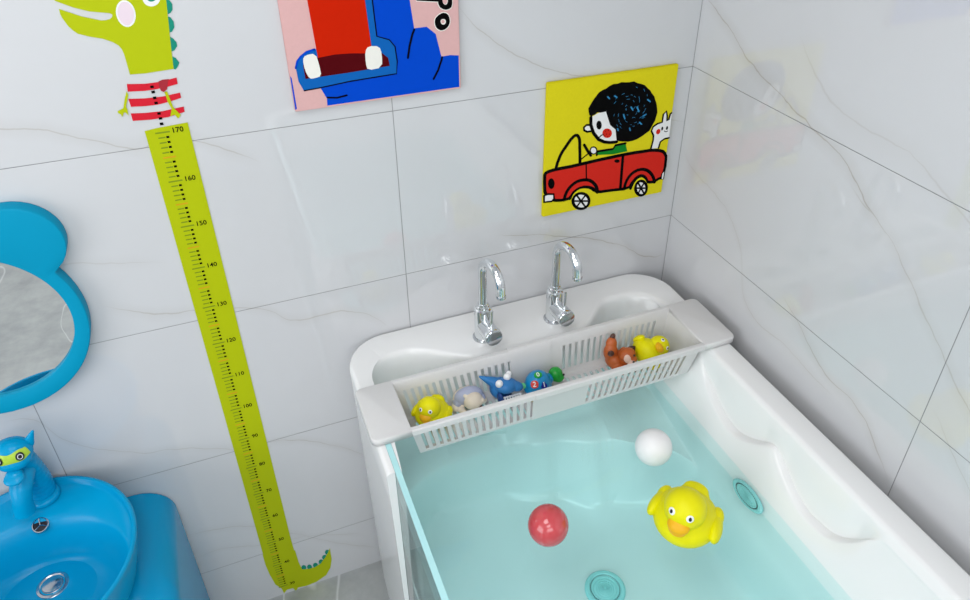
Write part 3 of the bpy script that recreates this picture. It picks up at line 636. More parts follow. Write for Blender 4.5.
# ------------------------------------------------------------------ chrome basin taps on the tub deck
def make_tap(loc, label):
    t = thing('chrome_tap', label, 'tap', loc, (0,0,0), 'chrome taps on the tub deck')
    bm = bmesh.new(); lathe(bm, [(.0250,0),(.0250,.003),(.0222,.005),(.0222,.0055)]); bobj('base_ring', bm, M['steel'], t)
    bm = bmesh.new(); lathe(bm, [(.0205,.005),(.0205,.080),(.0195,.085),(.0155,.087),(.0155,.094),(.0130,.0955),(.0130,.100),(.011,.101)]); bobj('body', bm, M['chrome'], t)
    bm = bmesh.new(); d = Vector((.13,-.99,0)).normalized(); R = .041
    pts = [Vector((0,0,z)) for z in (.09,.12,.15,.188)]
    for k in range(1, 21):
        a = PI*(1-k/20); pts.append(Vector((0,0,.188))+d*(R+R*math.cos(a))+Vector((0,0,R*math.sin(a))))
    for q in (.006,.012,.018): pts.append(pts[23]+Vector((0,0,-q)) + d*q*.08)
    tube(bm, pts, .0105, 24); sp = bobj('spout', bm, M['chrome'], t)
    bm = bmesh.new(); e = pts[-1]; lathe(bm, [(.0108,.006),(.0112,.005),(.0112,-.001),(.0085,-.002),(.0075,.001)], 32, Matrix.Translation(e)); bobj('aerator', bm, M['steel'], sp)
    bm = bmesh.new(); hd = Vector((.05,-.93,.05)).normalized(); h0 = Vector((0,-.006,.040))
    lathe(bm, [(.0185,0),(.0205,.01),(.0212,.045),(.0212,.056),(.0198,.0578)], 48, zalign(h0, hd)); hn = bobj('handle', bm, M['chrome'], t)
    bm = bmesh.new(); lathe(bm, [(.0188,.0575),(.0188,.0592),(.017,.0598)], 48, zalign(h0, hd)); bobj('end_cap', bm, M['steel'], hn)
    bm = bmesh.new(); p = h0+hd*.040; tube(bm, [p+Vector((0,0,.014)), p+Vector((.001,0,.04)), p+Vector((.002,0,.066))], .0032, 14); bobj('lever', bm, M['chrome'], hn)
    return t
t0 = make_tap((-.572,-.108,.850), 'left chrome gooseneck tap, above the blue shark toy on the tub deck')
t1 = copy_tree(t0); t1.location = (-.387,-.108,.850); t1['label'] = 'right chrome gooseneck tap, nearer the wall corner on the tub deck'

# ------------------------------------------------------------------ bath rack (two telescoping trays)
def tray(name, side, sx, plain, xin, off, dz):
    """side -1: left tray, +1: right tray; sx: x ranges of slots"""
    bm = bmesh.new(); ct = -.466
    prof = [(-.188,.853),(-.188,.864),(-.1905,.866),(-.198,.866),(-.2005,.862),(-.203,.842),(-.212,.779),(-.2135,.771),(-.219,.7655),(-.232,.765),(-.304,.765),(-.317,.7655),(-.3225,.771),(-.3235,.779),(-.332,.842),(-.3345,.862),(-.3370,.866),(-.3445,.866),(-.347,.864),(-.347,.853)]
    cy = -.2675
    if off:
        prof = [(y+(off if y > cy else -off), z+dz-(off if .79 > z else 0)*.6) for y, z in prof]
    slotrows = {5, 9, 13}
    xs = [xin]; x = sx[0]; flags = []
    pitch, wd = .0168, .0080
    if side < 0:
        xs = [-.818]; flags = []
        x = sx[0]
        while x+wd < sx[1]: xs += [x, x+wd]; flags += [0, 1]; x += pitch
        xs.append(xin); flags.append(0)
    else:
        xs = [xin]
        while x+wd < sx[1]: xs += [x, x+wd]; flags += [0, 1]; x += pitch
        xs.append(-.116); flags.append(0)
    grid = []
    for x in xs:
        col = []
        for y, z in prof:
            k = 1-.62*max(0, (.866-z))
            col.append(bm.verts.new((ct+(x-ct)*k, y, z)))
        grid.append(col)
    for i in range(len(xs)-1):
        for j in range(len(prof)-1):
            if flags[i] and j in slotrows: continue
            bm.faces.new((grid[i][j], grid[i+1][j], grid[i+1][j+1], grid[i][j+1]))
    end = grid[0] if side < 0 else grid[-1]
    bm.faces.new([end[j] for j in range(3, 17)])
    me = bpy.data.meshes.new(name); bmesh.ops.recalc_face_normals(bm, faces=bm.faces); bm.to_mesh(me); bm.free()
    o = bpy.data.objects.new(name, me); COL.objects.link(o)
    s = o.modifiers.new('s', 'SOLIDIFY'); s.thickness = .0020; s.offset = 0
    apply_mods(o)
    # end handle plate
    bm = bmesh.new(); bm.from_mesh(o.data)
    xa, xb = (-.898, -.816) if side < 0 else (-.118, -.032)
    ya, yb = -.3475-off, -.1875+off; r = .014; zt = .8672+dz
    pts = []
    for cx, cy_, a0 in ((xb-r, yb-r, 0), (xa+r, yb-r, 90), (xa+r, ya+r, 180), (xb-r, ya+r, 270)):
        rr = r
        inner = (side < 0 and cx > xa+.04) or (side > 0 and cx < xb-.04)
        if inner:
            pts.append((xb if cx > xa+.04 else xa, yb if a0 in (0, 90) else ya)); continue
        for k in range(7): a = math.radians(a0+15*k); pts.append((cx+r*math.cos(a), cy_+r*math.sin(a)))
    mx_, my_ = (xa+xb)/2, (ya+yb)/2
    def rg(s, z): return [bm.verts.new((mx_+(px-mx_)*(1-s/(xb-xa)*2), my_+(py-my_)*(1-s/(yb-ya)*2), z)) for px, py in pts]
    R_ = [rg(.0, .8515+dz*.3), rg(0, zt-.003), rg(.001, zt-.0008), rg(.003, zt)]
    for a, b in zip(R_, R_[1:]):
        for k in range(len(pts)): bm.faces.new((a[k], a[(k+1)%len(pts)], b[(k+1)%len(pts)], b[k]))
    bm.faces.new(R_[-1]); bm.faces.new(R_[0][::-1])
    for e in bm.edges:
        e.smooth = not (len(e.link_faces) == 2 and e.calc_face_angle(0) > math.radians(35))
    bm.to_mesh(o.data); bm.free()
    for p in o.data.polygons: p.use_smooth = True
    o.data.materials.clear(); o.data.materials.append(M['rack'])
    return o
rack = thing('bath_rack', 'frosted white slotted rack of bath toys lying across the tub', 'rack', (-.466,-.267,.851))
l = lay(tray('left_tray', -1, (-.803,-.535), 0, -.44, 0, 0), rack)
r = lay(tray('right_tray', 1, (-.408,-.135), 0, -.546, .0024, .0012), rack)

# ------------------------------------------------------------------ ducks
def make_duck(name, label, loc, rot, s, group):
    t = thing(name, label, 'rubber duck', loc, rot, group)
    # faces -y; unit: metres for s = 1 (body 0.13 long)
    blob('body', [((0,.004,.0),(.062*s,.064*s,.042*s)),((0,.0,.012*s),(.052*s,.055*s,.038*s)),((0,-.018*s,.050*s),(.0395*s,.039*s,.038*s)),((0,-.014*s,.03*s),(.03*s,.03*s,.03*s)),
                  ((0,.058*s,.022*s),(.025*s,.014*s,.015*s),E(30,0,0)),((0,.05*s,.014*s),(.03*s,.022*s,.02*s))], M['duck'], t, voxel=.0018*max(s,.6), smooth=5)
    for q in (-1, 1):
        blob('wing', [((q*.057*s,.006*s,.002*s),(.0135*s,.036*s,.021*s),E(-8,q*-10,q*10)),((q*.053*s,.030*s,.006*s),(.0125*s,.020*s,.015*s),E(0,q*-10,q*14))], M['duck'], t, voxel=.0014*max(s,.6), smooth=4)
    part_label(blob('beak', [((0,-.052*s,.038*s),(.021*s,.017*s,.012*s),E(35,0,0)),((0,-.056*s,.031*s),(.017*s,.013*s,.008*s),E(38,0,0))], M['beak'], t, voxel=.001*max(s,.6), smooth=3), 'orange beak')
    for q in (-1, 1):
        d = Vector((q*.44,-.80,.36)).normalized(); c = Vector((0,-.018*s,.050*s))+d*.0382*s
        bm = bmesh.new(); lathe(bm, [(.0072*s,-.002*s),(.0072*s,.0005*s),(.0055*s,.0014*s),(.0012*s,.0018*s)], 24, zalign(c, d)); e = bobj('eye', bm, M['eye_white'], t)
        bm = bmesh.new(); ball(bm, (0,0,0), (.0030*s,.0042*s,.001*s), None, 16, 8); bm.transform(zalign(c+d*.0018*s, d)); part_label(bobj('pupil', bm, M['eye_black'], e), 'dark grey pupil')
    return t
d0 = make_duck('rubber_duck', 'large yellow rubber duck floating on the bath water', (-.348,-.640,.722), (0,0,math.radians(-53)), 1.04, 'yellow rubber ducks')
d1 = make_duck('rubber_duck', 'small yellow duck sitting upright at the left end of the rack', (-.748,-.250,.7955), (0,0,math.radians(-40)), .63, 'yellow rubber ducks')
d2 = make_duck('rubber_duck', 'small yellow duck tipped on its side at the right end of the rack', (-.212,-.260,.806), (0,0,0), .64, 'yellow rubber ducks')
face = Vector((-.16,-.74,.62)).normalized(); upv = Vector((.90,-.10,.42)); upv = (upv-face*upv.dot(face)).normalized()
Yv = -face; Xv = Yv.cross(upv); d2.rotation_euler = Matrix((Xv, Yv, upv)).transposed().to_euler()

# ------------------------------------------------------------------ floating balls
bm = bmesh.new(); ball(bm, (0,0,0), .0405, None, 64, 40)
o = bobj('play_ball', bm, M['white_ball'], angle=0); o.location = (-.310,-.463,.728); tag(o, 'white play ball floating near the rack', 'ball', 'floating play balls')
bm = bmesh.new(); ball(bm, (0,0,0), .0405, None, 64, 40)
o = bobj('play_ball', bm, M['red_ball'], angle=0); o.location = (-.610,-.556,.728); tag(o, 'glossy coral red play ball floating on the bath water', 'ball', 'floating play balls')

# ------------------------------------------------------------------ other toys in the rack
FZ = .7665
# sleepy cream toy in a lilac shirt
t = thing('cream_bath_toy', 'cream animal bath toy in a lilac shirt lying face down in the rack', 'bath toy', (-.656,-.226,FZ))
part_label(blob('body', [((0,.002,.026),(.035,.022,.024)),((-.030,-.006,.014),(.010,.016,.010),E(0,0,-20)),((.032,-.006,.014),(.009,.014,.010),E(0,0,25)),((-.021,-.022,.011),(.0085,.018,.009),E(0,0,12))], M['cream'], t, .0016), 'cream body and limbs')
part_label(blob('shirt', [((.001,-.002,.031),(.034,.0195,.0225)),((-.025,.0,.022),(.011,.017,.012),E(0,0,-15)),((.027,-.002,.022),(.011,.018,.012),E(0,0,20))], M['lilac'], t, .0016), 'lilac shirt')
hd = blob('head', [((.006,-.020,.030),(.0225,.022,.020)),((.022,-.030,.034),(.008,.0075,.006),E(0,0,-30)),((-.010,-.012,.044),(.006,.006,.005))], M['cream'], t, .0014)
bm = bmesh.new(); ball(bm, (.016,-.040,.026), (.005,.003,.003), None, 14, 10); bobj('snout', bm, M['dark_brown'], hd)
bm = bmesh.new()
tube(bm, [Vector((.004+.022*math.cos(a), -.028+.021*math.sin(a), .011)) for a in [2*PI*k/32 for k in range(33)]], .0035, 12, cap=False); part_label(bobj('collar_ring', bm, M['mint_ring'], t), 'mint ring under the chin')

# shark
t = thing('toy_shark', 'blue toy shark with bulging white eyes and open jaws in the rack', 'toy shark', (-.577,-.240,FZ), (0,0,math.radians(8)))
blob('body', [((0,.012,.028),(.024,.024,.026)),((.008,-.004,.044),(.027,.024,.017),E(-10,12,25)),((.026,-.014,.042),(.018,.014,.011),E(0,18,-20)),
              *[((-.004-.036*k/9,.014+.018*k/9,.040+.024*k/9),(.0155-.0125*k/9,)*3) for k in range(10)]], M['shark'], t, .0016, 5)
part_label(blob('lower_jaw', [((-.004,-.022,.018),(.018,.014,.014)),((.004,-.010,.010),(.020,.018,.010)),((-.015,-.016,.026),(.006,.012,.016))], M['navy'], t, .0015), 'dark blue lower jaw and belly')
for p in ((-.012,-.006,.060),(.013,.002,.063)):
    bm = bmesh.new(); ball(bm, p, (.0085,.0085,.0105), E(25,0,0), 24, 16); bobj('eye', bm, M['eye_white'], t)
bm = bmesh.new(); ball(bm, (.021,.008,.064), (.0065,.0065,.0075), None, 24, 16); bobj('eye', bm, M['eye_white'], t)
bm = bmesh.new()
for k in range(7):
    x = -.010+.006*k; lathe(bm, [(.0034,0),(.0003,.010)], 6, zalign((x, -.0275-.001*k, .036), (0,-.25,-1)))
bobj('teeth', bm, M['eye_white'], t, angle=10)

# number turtle
t = thing('number_turtle', 'blue toy turtle with numbered shell patches and green head in the rack', 'toy turtle', (-.487,-.247,FZ), (0,0,math.radians(10)))
sh = blob('shell', [((-.006,0,.030),(.031,.028,.031)),((-.006,0,.020),(.034,.031,.018)),((.022,.002,.026),(.016,.014,.014))], M['cyan_toy'], t, .0015)
part_label(sh, 'sky blue domed shell')
hdp = blob('head', [((.046,.002,.030),(.017,.017,.018)),((.050,-.006,.024),(.013,.012,.012))], M['toy_green'], t, .0014); part_label(hdp, 'green head')
for p in ((.058,-.013,.034),):
    bm = bmesh.new(); ball(bm, p, (.0028,.0020,.0036), None, 12, 8); bobj('eye', bm, M['eye_black'], hdp)
bm = bmesh.new(); ball(bm, (.056,-.016,.022), (.004,.0025,.002), None, 12, 8); part_label(bobj('mouth', bm, M['pale_pink'], hdp), 'pink mouth')
part_label(blob('tail', [((-.040,.010,.030),(.011,.006,.007),E(0,20,-25)),((-.049,.014,.034),(.006,.003,.004),E(0,20,-25))], M['mint'], t, .0012, 3), 'mint green tail')
for p in ((-.024,-.020,.008),(.012,-.024,.008)):
    part_label(blob('foot', [(p, (.013,.010,.008))], M['toy_yellow'], t, .0013, 3), 'mustard yellow foot')
def patch(dirv, R, shape, mcol, digit, col):
    d = Vector(dirv).normalized(); c = Vector((-.006,0,.030)); q = c+Vector((d.x*.031, d.y*.028, d.z*.031))
    Mx = Matrix.Translation(q-d*.001) @ Matrix.Rotation(0, 4, 'Z')
    z = d; up = Vector((0.05,.35,1)); x = up.cross(z).normalized(); y = z.cross(x)
    Rm = Matrix((x, y, z)).transposed().to_4x4(); T = Matrix.Translation(q+d*.0002) @ Rm
    bm = bmesh.new()
    if shape == 'o': pts = [(1.15*R*math.cos(a), R*math.sin(a)) for a in [2*PI*k/24 for k in range(24)]]
    elif shape == 's': pts = smoothpts([(-R,-R),(R,-R),(R,R),(-R,R)], 2)
    else: pts = smoothpts([(-R*1.2,-R),(R*1.2,-R),(0,R*1.2)], 1)
    f = [bm.verts.new(T @ Vector((a,b,.0012))) for a, b in pts]; g = [bm.verts.new(T @ Vector((a*1.03,b*1.03,-.003))) for a, b in pts]
    bm.faces.new(f)
    for k in range(len(f)): bm.faces.new((f[k], f[(k+1)%len(f)], g[(k+1)%len(f)], g[k]))
    text_into(bm, digit, R*1.9, T @ Matrix.Translation((0,0,.0014)), .0004, 1, .0003)
    return bobj('number_patch', bm, [mcol, col], sh, smooth=False)
part_label(patch((-.16,-.24,1.2), .0080, 'o', M['toy_green'], '0', M['white']), 'green oval patch reading 0')
part_label(patch((-.72,-.62,.62), .0085, 's', M['toy_red'], '2', M['white']), 'red square patch reading 2')
part_label(patch((-.02,-.93,.50), .0085, 't', M['toy_navy'], '1', M['white']), 'navy triangular patch reading 1')

# brown puppy
t = thing('toy_puppy', 'orange-brown spotted toy puppy beside the tipped duck in the rack', 'toy puppy', (-.280,-.250,FZ), (0,0,0)); t.scale = (1.16,1.16,1.16)
blob('body', [((-.006,.012,.020),(.017,.020,.018)),((-.012,.016,.038),(.0155,.014,.022),E(0,-6,0)),((-.010,.020,.056),(.012,.011,.016),E(-10,6,0)),((-.003,-.008,.012),(.016,.020,.011)),((.010,.006,.034),(.009,.010,.017),E(0,14,0))], M['fox'], t, .0016, 5)
part_label(blob('tail_tip', [((-.006,.024,.071),(.0055,.0055,.008),E(0,20,0))], M['dark_brown'], t, .0012, 2), 'dark brown tip')
bm = bmesh.new(); ball(bm, (-.019,.004,.046), (.0068,.003,.0075), E(0,0,-25), 18, 12); part_label(bobj('spot', bm, M['dark_brown'], t), 'dark brown spot')
hdp = blob('head', [((.013,-.008,.042),(.018,.016,.015)),((.018,-.018,.036),(.012,.009,.008)),((.010,-.004,.028),(.012,.011,.014))], M['fox'], t, .0014)
part_label(blob('muzzle', [((.007,-.0185,.043),(.0085,.0065,.010),E(-20,0,0)),((.014,-.0245,.035),(.009,.005,.005))], M['muzzle'], hdp, .0011, 3), 'pale face patch')
for p in ((.0205,-.0205,.048),(.016,-.0285,.038)):
    bm = bmesh.new(); ball(bm, p, (.0026,.0022,.0026), None, 14, 10); bobj('eye' if p[2] > .04 else 'nose', bm, M['eye_black'], hdp)
part_label(blob('ear', [((.030,.004,.036),(.017,.006,.014),E(0,-15,-15))], M['dark_brown'], t, .0014, 3), 'large dark brown ear')

# ------------------------------------------------------------------ wall mirror
mir = thing('wall_mirror', 'round mirror in a blue animal-eared frame on the tiled wall', 'mirror', (-1.548,0,1.10))
MC = (-1.548, 1.098)
# outline = union of head circle and two ear circles
def in_frame(x, z):
    a = ((x-MC[0])/.187)**2+((z-MC[1])/.197)**2 < 1
    for s in (-1, 1):
        cx = MC[0]+s*.118; a = a or ((x-cx)/.079)**2+((z-1.262)/.078)**2 < 1
    return a
def fr_r(th):
    r = .40
    while r > .05 and not in_frame(MC[0]+r*math.cos(th), MC[1]+r*math.sin(th)): r -= .0005
    return r
NF = 240
outl = []
for k in range(NF):
    th = 2*PI*k/NF; r = fr_r(th); outl.append((MC[0]+r*math.cos(th), MC[1]+r*math.sin(th)))
ci = (-1.546, 1.102); ri = .1595
inn = [(ci[0]+ri*math.cos(2*PI*k/NF), ci[1]+ri*math.sin(2*PI*k/NF)) for k in range(NF)]
def sc_(P, c, k): return [(c[0]+(p[0]-c[0])*k, c[1]+(p[1]-c[1])*k) for p in P]
bm = bmesh.new()
R_ = [[bm.verts.new((x, y, z)) for x, z in P] for P, y in ((outl,-.001),(outl,-.0275),(sc_(outl,MC,.994),-.0295),(sc_(outl,MC,.985),-.030),(sc_(inn,ci,1.01),-.030),(inn,-.0290),(inn,-.020))]
for a, b in zip(R_, R_[1:]):
    for k in range(NF): bm.faces.new((a[k], a[(k+1)%NF], b[(k+1)%NF], b[k]))
lay(bobj('frame', bm, M['blue_frame'], angle=45), mir)
bm = bmesh.new(); bm.faces.new([bm.verts.new((x,-.0215,z)) for x, z in sc_(inn, ci, .999)]); bm.faces.new([bm.verts.new((x,-.001,z)) for x, z in sc_(inn, ci, .999)][::-1])
lay(bobj('mirror_glass', bm, M['mirror'], smooth=False), mir)

# ------------------------------------------------------------------ blue washbasin
wb = thing('washbasin', 'round blue washbasin on a rounded blue pedestal against the wall', 'washbasin', (-1.572,-.2,0))
BC = (-1.572, -.2155)
def circ(cx, cy, rx, ry, z, n=96, zf=None): return [(cx+rx*math.cos(2*PI*k/n), cy+ry*math.sin(2*PI*k/n), z if not zf else zf(cy+ry*math.sin(2*PI*k/n))) for k in range(n)]
x0, y0 = BC
def deck(yy): return .668 - max(0, min(1, (-.02-yy)/.10))*.012
R_ = [circ(x0,y0-.01,.120,.130,.50), circ(x0,y0-.006,.150,.162,.53), circ(x0,y0-.003,.176,.190,.58), circ(x0,y0,.192,.204,.64), circ(x0,y0,.1985,.2105,.672), circ(x0,y0,.1995,.2115,.677),circ(x0,y0,.1985,.2105,.680),
      circ(x0,y0,.1925,.2045,.681), circ(x0,y0,.1905,.2025,.679), circ(x0,y0,.1890,.2005,.672,zf=lambda q: .668), circ(x0,y0,.186,.196,.665,zf=deck),
      circ(x0,y0-.030,.180,.158,.65,zf=lambda q: deck(q)-.003), circ(x0,y0-.032,.173,.148,.64,zf=lambda q: deck(q)-.014), circ(x0,y0-.030,.158,.132,.60), circ(x0,y0-.02,.135,.113,.57), circ(x0+.002,y0,.10,.09,.554), circ(x0+.006,y0+.026,.05,.045,.549), circ(x0+.007,y0+.0315,.02,.02,.548)]
bm = bmesh.new(); V_ = [[bm.verts.new(p) for p in r] for r in R_]
for a, b in zip(V_, V_[1:]):
    for k in range(96): bm.faces.new((a[k], a[(k+1)%96], b[(k+1)%96], b[k]))
bm.faces.new(V_[0][::-1]); bm.faces.new(V_[-1])
lay(bobj('bowl', bm, M['blue'], angle=0), wb)
# pedestal: rounded block against the wall
def rr2(xa, xb, ya, yb, r, z, m=10):
    P = []
    for cx, cy, a0 in ((xb-r, yb-.004, 0), (xa+r, yb-.004, 90), (xa+r, ya+r, 180), (xb-r, ya+r, 270)):
        q = .004 if a0 in (0, 90) else r
        if a0 == 0: cx = xb-q
        if a0 == 90: cx = xa+q
        for k in range(m+1): a = math.radians(a0+90*k/m); P.append((cx+q*math.cos(a), cy+q*math.sin(a), z))
    return P
bm = bmesh.new(); ins = [(0,0.0),(0,.478)]+[(.075*(1-math.cos(a)), .478+.075*math.sin(a)) for a in [PI/2*k/10 for k in range(1, 11)]]
V_ = [[bm.verts.new(p) for p in rr2(-1.81+i*1., -1.334-i, -.315+i, -.002, .07, z)] for i, z in ins]
for a, b in zip(V_, V_[1:]):
    n = len(a)
    for k in range(n): bm.faces.new((a[k], a[(k+1)%n], b[(k+1)%n], b[k]))
bm.faces.new(V_[0][::-1]); bm.faces.new(V_[-1])
lay(bobj('pedestal', bm, M['blue'], angle=50), wb)
# drain and overflow
bm = bmesh.new(); lathe(bm, [(.0320,0),(.0320,.003),(.030,.0052),(.0255,.0058),(.0225,.0035),(.0215,.0035)], 56, Matrix.Translation((-1.565,-.184,.5490))); dn = lay(bobj('drain_ring', bm, M['steel']), wb)
bm = bmesh.new(); lathe(bm, [(.0205,.002),(.0205,.006),(.019,.0085),(.012,.0098),(.002,.010)], 56, Matrix.Translation((-1.565,-.184,.5490))); child_of(bobj('plug', bm, M['steel']), dn)
oc = Vector((-1.568,-.100,.6445)); od = Vector((0,-.50,.86)); Mx = zalign(oc, od)
bm = bmesh.new(); lathe(bm, [(.0165,-.004),(.0165,.003),(.0150,.0045),(.0135,.0045),(.0130,.002)], 48, Mx, cap=False)
for k in range(3):
    a = math.radians(90+120*k+8); p = Vector((.0138*math.cos(a), .0138*math.sin(a), .003)); tube(bm, [Mx @ Vector((0,0,.003)), Mx @ p], .0012, 8)
of = lay(bobj('overflow_ring', bm, M['steel']), wb); part_label(of, 'chrome overflow ring with three spokes')
bm = bmesh.new(); lathe(bm, [(.0138,.0005),(.0138,.0015)], 40, Mx); child_of(part_label(bobj('overflow_hole', bm, M['eye_black']), 'dark overflow opening'), of)

# ------------------------------------------------------------------ blue animal tap on the basin
at = thing('animal_tap', 'blue cartoon animal basin tap wearing a lime eye mask', 'tap', (-1.560,-.043,.667))
B = M['blue']
blob('body', [((-.002*k/10,.006-.016*(k/10)**2,.014+.0115*k),(.0285-.005*abs(k/10-.35),.028-.005*abs(k/10-.35),.016)) for k in range(11)], B, at, .0022, 8)
bm = bmesh.new(); lathe(bm, [(.0315,0),(.032,.004),(.030,.008),(.027,.010)], 56); bobj('base_flange', bm, B, at)
hd = blob('head', [((-.006,-.024,.163),(.037,.029,.031)),((-.006,-.034,.150),(.032,.022,.020)),((-.006,-.02,.172),(.034,.024,.022))], B, at, .002, 5)
for s in (-1, 1):
    blob('ear', [((-.006+s*(.030+.0035*k),-.018,.172+.006*k),(.011-.0018*k,.007-.0008*k,.013-.0015*k),E(0,s*30,0)) for k in range(5)], B, hd, .0015, 3)
# spout reaching forward and down
bm = bmesh.new(); tube(bm, [(-.004,-.012,.105),(-.007,-.034,.102),(-.012,-.052,.085),(-.016,-.060,.062),(-.018,-.062,.048),(-.019,-.063,.034)], 0, 28, radii=[.021,.0225,.0205,.0185,.0195,.0205]); sp = bobj('spout', bm, B, at)
bm = bmesh.new(); lathe(bm, [(.0115,.008),(.0115,-.0015),(.009,-.002),(.007,.001)], 32, Matrix.Translation((-.019,-.063,.034))); part_label(bobj('aerator', bm, M['steel'], sp), 'chrome outlet')
part_label(blob('snout', [((-.010,-.060,.128),(.019,.016,.007),E(22,0,0)),((-.010,-.050,.130),(.016,.014,.010))], B, at, .0016, 4), 'upturned blue lip')
# mask and eyes projected on the head
hc = Vector((-.006,-.024,.163)); hr = Vector((.037,.029,.031))
def on_head(az, el, k=1.0):
    d = Vector((math.sin(az)*math.cos(el), -math.cos(az)*math.cos(el), math.sin(el)))
    return hc+Vector((d.x*hr.x, d.y*hr.y, d.z*hr.z))*k
bm = bmesh.new(); U, W = 24, 8
def mask_r(lay_):
    g = []
    for i in range(U+1):
        az = math.radians(-62+124*i/U); w = .37-.05*math.cos(az*5)*(abs(az) < .9)
        c0 = .30-.10*math.cos(az*2)*.4; tape = 1-.25*abs(az)**3
        g.append([bm.verts.new(on_head(az, c0+(j/W-.5)*2*w*tape, lay_ if abs(az) < .9 else lay_+.02)) for j in range(W+1)])
    return g
g = mask_r(1.03)
for i in range(U):
    for j in range(W): bm.faces.new((g[i][j], g[i+1][j], g[i+1][j+1], g[i][j+1]))
mk = bobj('eye_mask', bm, mat('lime_plastic', (176,208,60), .35), at); part_label(mk, 'lime green eye mask')
for s in (-1, 1):
    p = on_head(s*.52, .25, 1.04); d = Vector(((p-hc).x/hr.x**2, (p-hc).y/hr.y**2, (p-hc).z/hr.z**2)).normalized(); Mx = zalign(p, d)
    bm = bmesh.new(); ball(bm, (0,0,0), (.0078,.0092,.002), None, 24, 12); bm.transform(Mx); e = bobj('eye', bm, M['eye_black'], at)
    bm = bmesh.new(); tube(bm, [Vector((.0042*math.cos(a), .0050*math.sin(a), .0018)) for a in [2*PI*k/20 for k in range(21)]], .0007, 6, cap=False); bm.transform(Mx); bobj('eye_ring', bm, M['eye_white'], e)

# ------------------------------------------------------------------ hippo board
hp = thing('hippo_picture', 'pink picture board of a blue hippo with a wide red mouth', 'picture', (-.743,0,1.43))
bm = bmesh.new(); box(bm, -.9105, -.5765, -.011, -.0005, 1.4315, 1.93); bmesh.ops.bevel(bm, geom=bm.edges[:], offset=.0012, segments=2, affect='EDGES')
lay(bobj('board', bm, M['pink'], smooth=False), hp)
mats = [M['cobalt'], M['mid_blue'], M['orange_red'], M['maroon'], M['cream_ink'], M['black'], M['pink']]
bm = bmesh.new(); Y = -.011
def clampb(P, xa, xb, za, zb): return [(min(max(p[0], xa), xb), min(max(p[1], za), zb)) for p in P]
CB = lambda k: clampb(D[k], -.9100, -.5770, 1.4320, 1.92)
slab(bm, CB('h_body'), Y, Y-.0003, 0); slab(bm, CB('h_sliver'), Y, Y-.0003, 0)
slab(bm, CB('h_lip'), Y, Y-.0005, 1); slab(bm, CB('h_mouth'), Y, Y-.0007, 3); slab(bm, CB('h_tongue'), Y, Y-.0009, 2)
slab(bm, smoothpts(CB('h_toothL'), 1), Y, Y-.0011, 4); slab(bm, smoothpts(CB('h_toothR'), 1), Y, Y-.0011, 4)
for k, wd in (('h_line1',.0022),('h_line2',.0040),('h_line3',.0038),('h_line4',.0032)): ribbon(bm, CB(k), wd, Y, Y-.0010, 5)
ribbon(bm, CB('h_line5'), .004, Y, Y-.0008, 0)
for k, hole in (('o_out','o_in'),):
    c = (sum(p[0] for p in D[k])/len(D[k]), sum(p[1] for p in D[k])/len(D[k]))
    slab(bm, smoothpts(sc_(D[k], c, 1.10), 1), Y, Y-.0005, 4); slab(bm, smoothpts(D[k], 1), Y, Y-.0008, 5)
    slab(bm, smoothpts(sc_(D[hole], c, 1.15), 1), Y, Y-.0010, 4); slab(bm, smoothpts(sc_(D[hole], c, .75), 1), Y, Y-.0012, 6)
po = clampb(D['p_out'], -.66, -.585, 1.4, 1.9)
ribbon(bm, po, .003, Y, Y-.0005, 4, True); slab(bm, po, Y, Y-.0008, 5); slab(bm, smoothpts(D['p_in'], 1), Y, Y-.0010, 4); slab(bm, smoothpts(sc_(D['p_in'], D['p_in'][0], .9), 1), Y, Y-.0012, 6)
lay(bobj('printed_picture', bm, mats, smooth=False), hp)

# ------------------------------------------------------------------ car board
cp = thing('car_picture', 'yellow picture board of a dark-haired child driving a red car', 'picture', (-.213,0,1.08))
bm = bmesh.new(); box(bm, -.3795, -.0480, -.011, -.0005, 1.083, 1.4145); bmesh.ops.bevel(bm, geom=bm.edges[:], offset=.0015, segments=2, affect='EDGES')
lay(bobj('board', bm, M['yellow_board'], smooth=False), cp)
mats = [M['black'], M['white'], M['red_ink'], M['green_ink'], M['fleck'], M['yellow_board']]
bm = bmesh.new()
def C_(k): return clampb(D[k], -.3790, -.0485, 1.0835, 1.414)
def wob(P, a=.0012, closed=True):
    P = smoothpts(P, 1, closed); return [(p[0]+random.uniform(-a, a), p[1]+random.uniform(-a, a)) for p in P]
K = .0068
slab(bm, C_('rabbit'), Y, Y-.0003, 1); ribbon(bm, C_('rabbit_line'), .0045, Y, Y-.0006, 0); ribbon(bm, C_('rabbit_line2'), .0045, Y, Y-.0006, 0)
for e in D['reyes']: slab(bm, [(e[0]+.0028*math.cos(t*PI/4), e[1]+.005*math.sin(t*PI/4)) for t in range(8)], Y, Y-.0008, 0)
e = D['rcheek'][0]; slab(bm, [(e[0]+.006*math.cos(t*PI/5), e[1]+.007*math.sin(t*PI/5)) for t in range(10)], Y, Y-.0006, 2); ribbon(bm, C_('rmouth'), .002, Y, Y-.0006, 0)
slab(bm, C_('jacket'), Y, Y-.0004, 3); ribbon(bm, C_('jacket_line'), .0055, Y, Y-.0007, 0)
ribbon(bm, C_('wheel2'), .003, Y, Y-.0007, 0); slab(bm, C_('hand'), Y, Y-.0006, 1); ribbon(bm, C_('hand'), .003, Y, Y-.0008, 0, True); ribbon(bm, C_('wheel1'), .0065, Y, Y-.0009, 0)
slab(bm, C_('nose'), Y, Y-.0004, 1); ribbon(bm, C_('nose'), .005, Y, Y-.0006, 0)
slab(bm, wob(D['hair'], .0016), Y, Y-.0008, 0)
slab(bm, D['face'], Y, Y-.0011, 1); ribbon(bm, D['face_line'], .0078, Y, Y-.0012, 0)
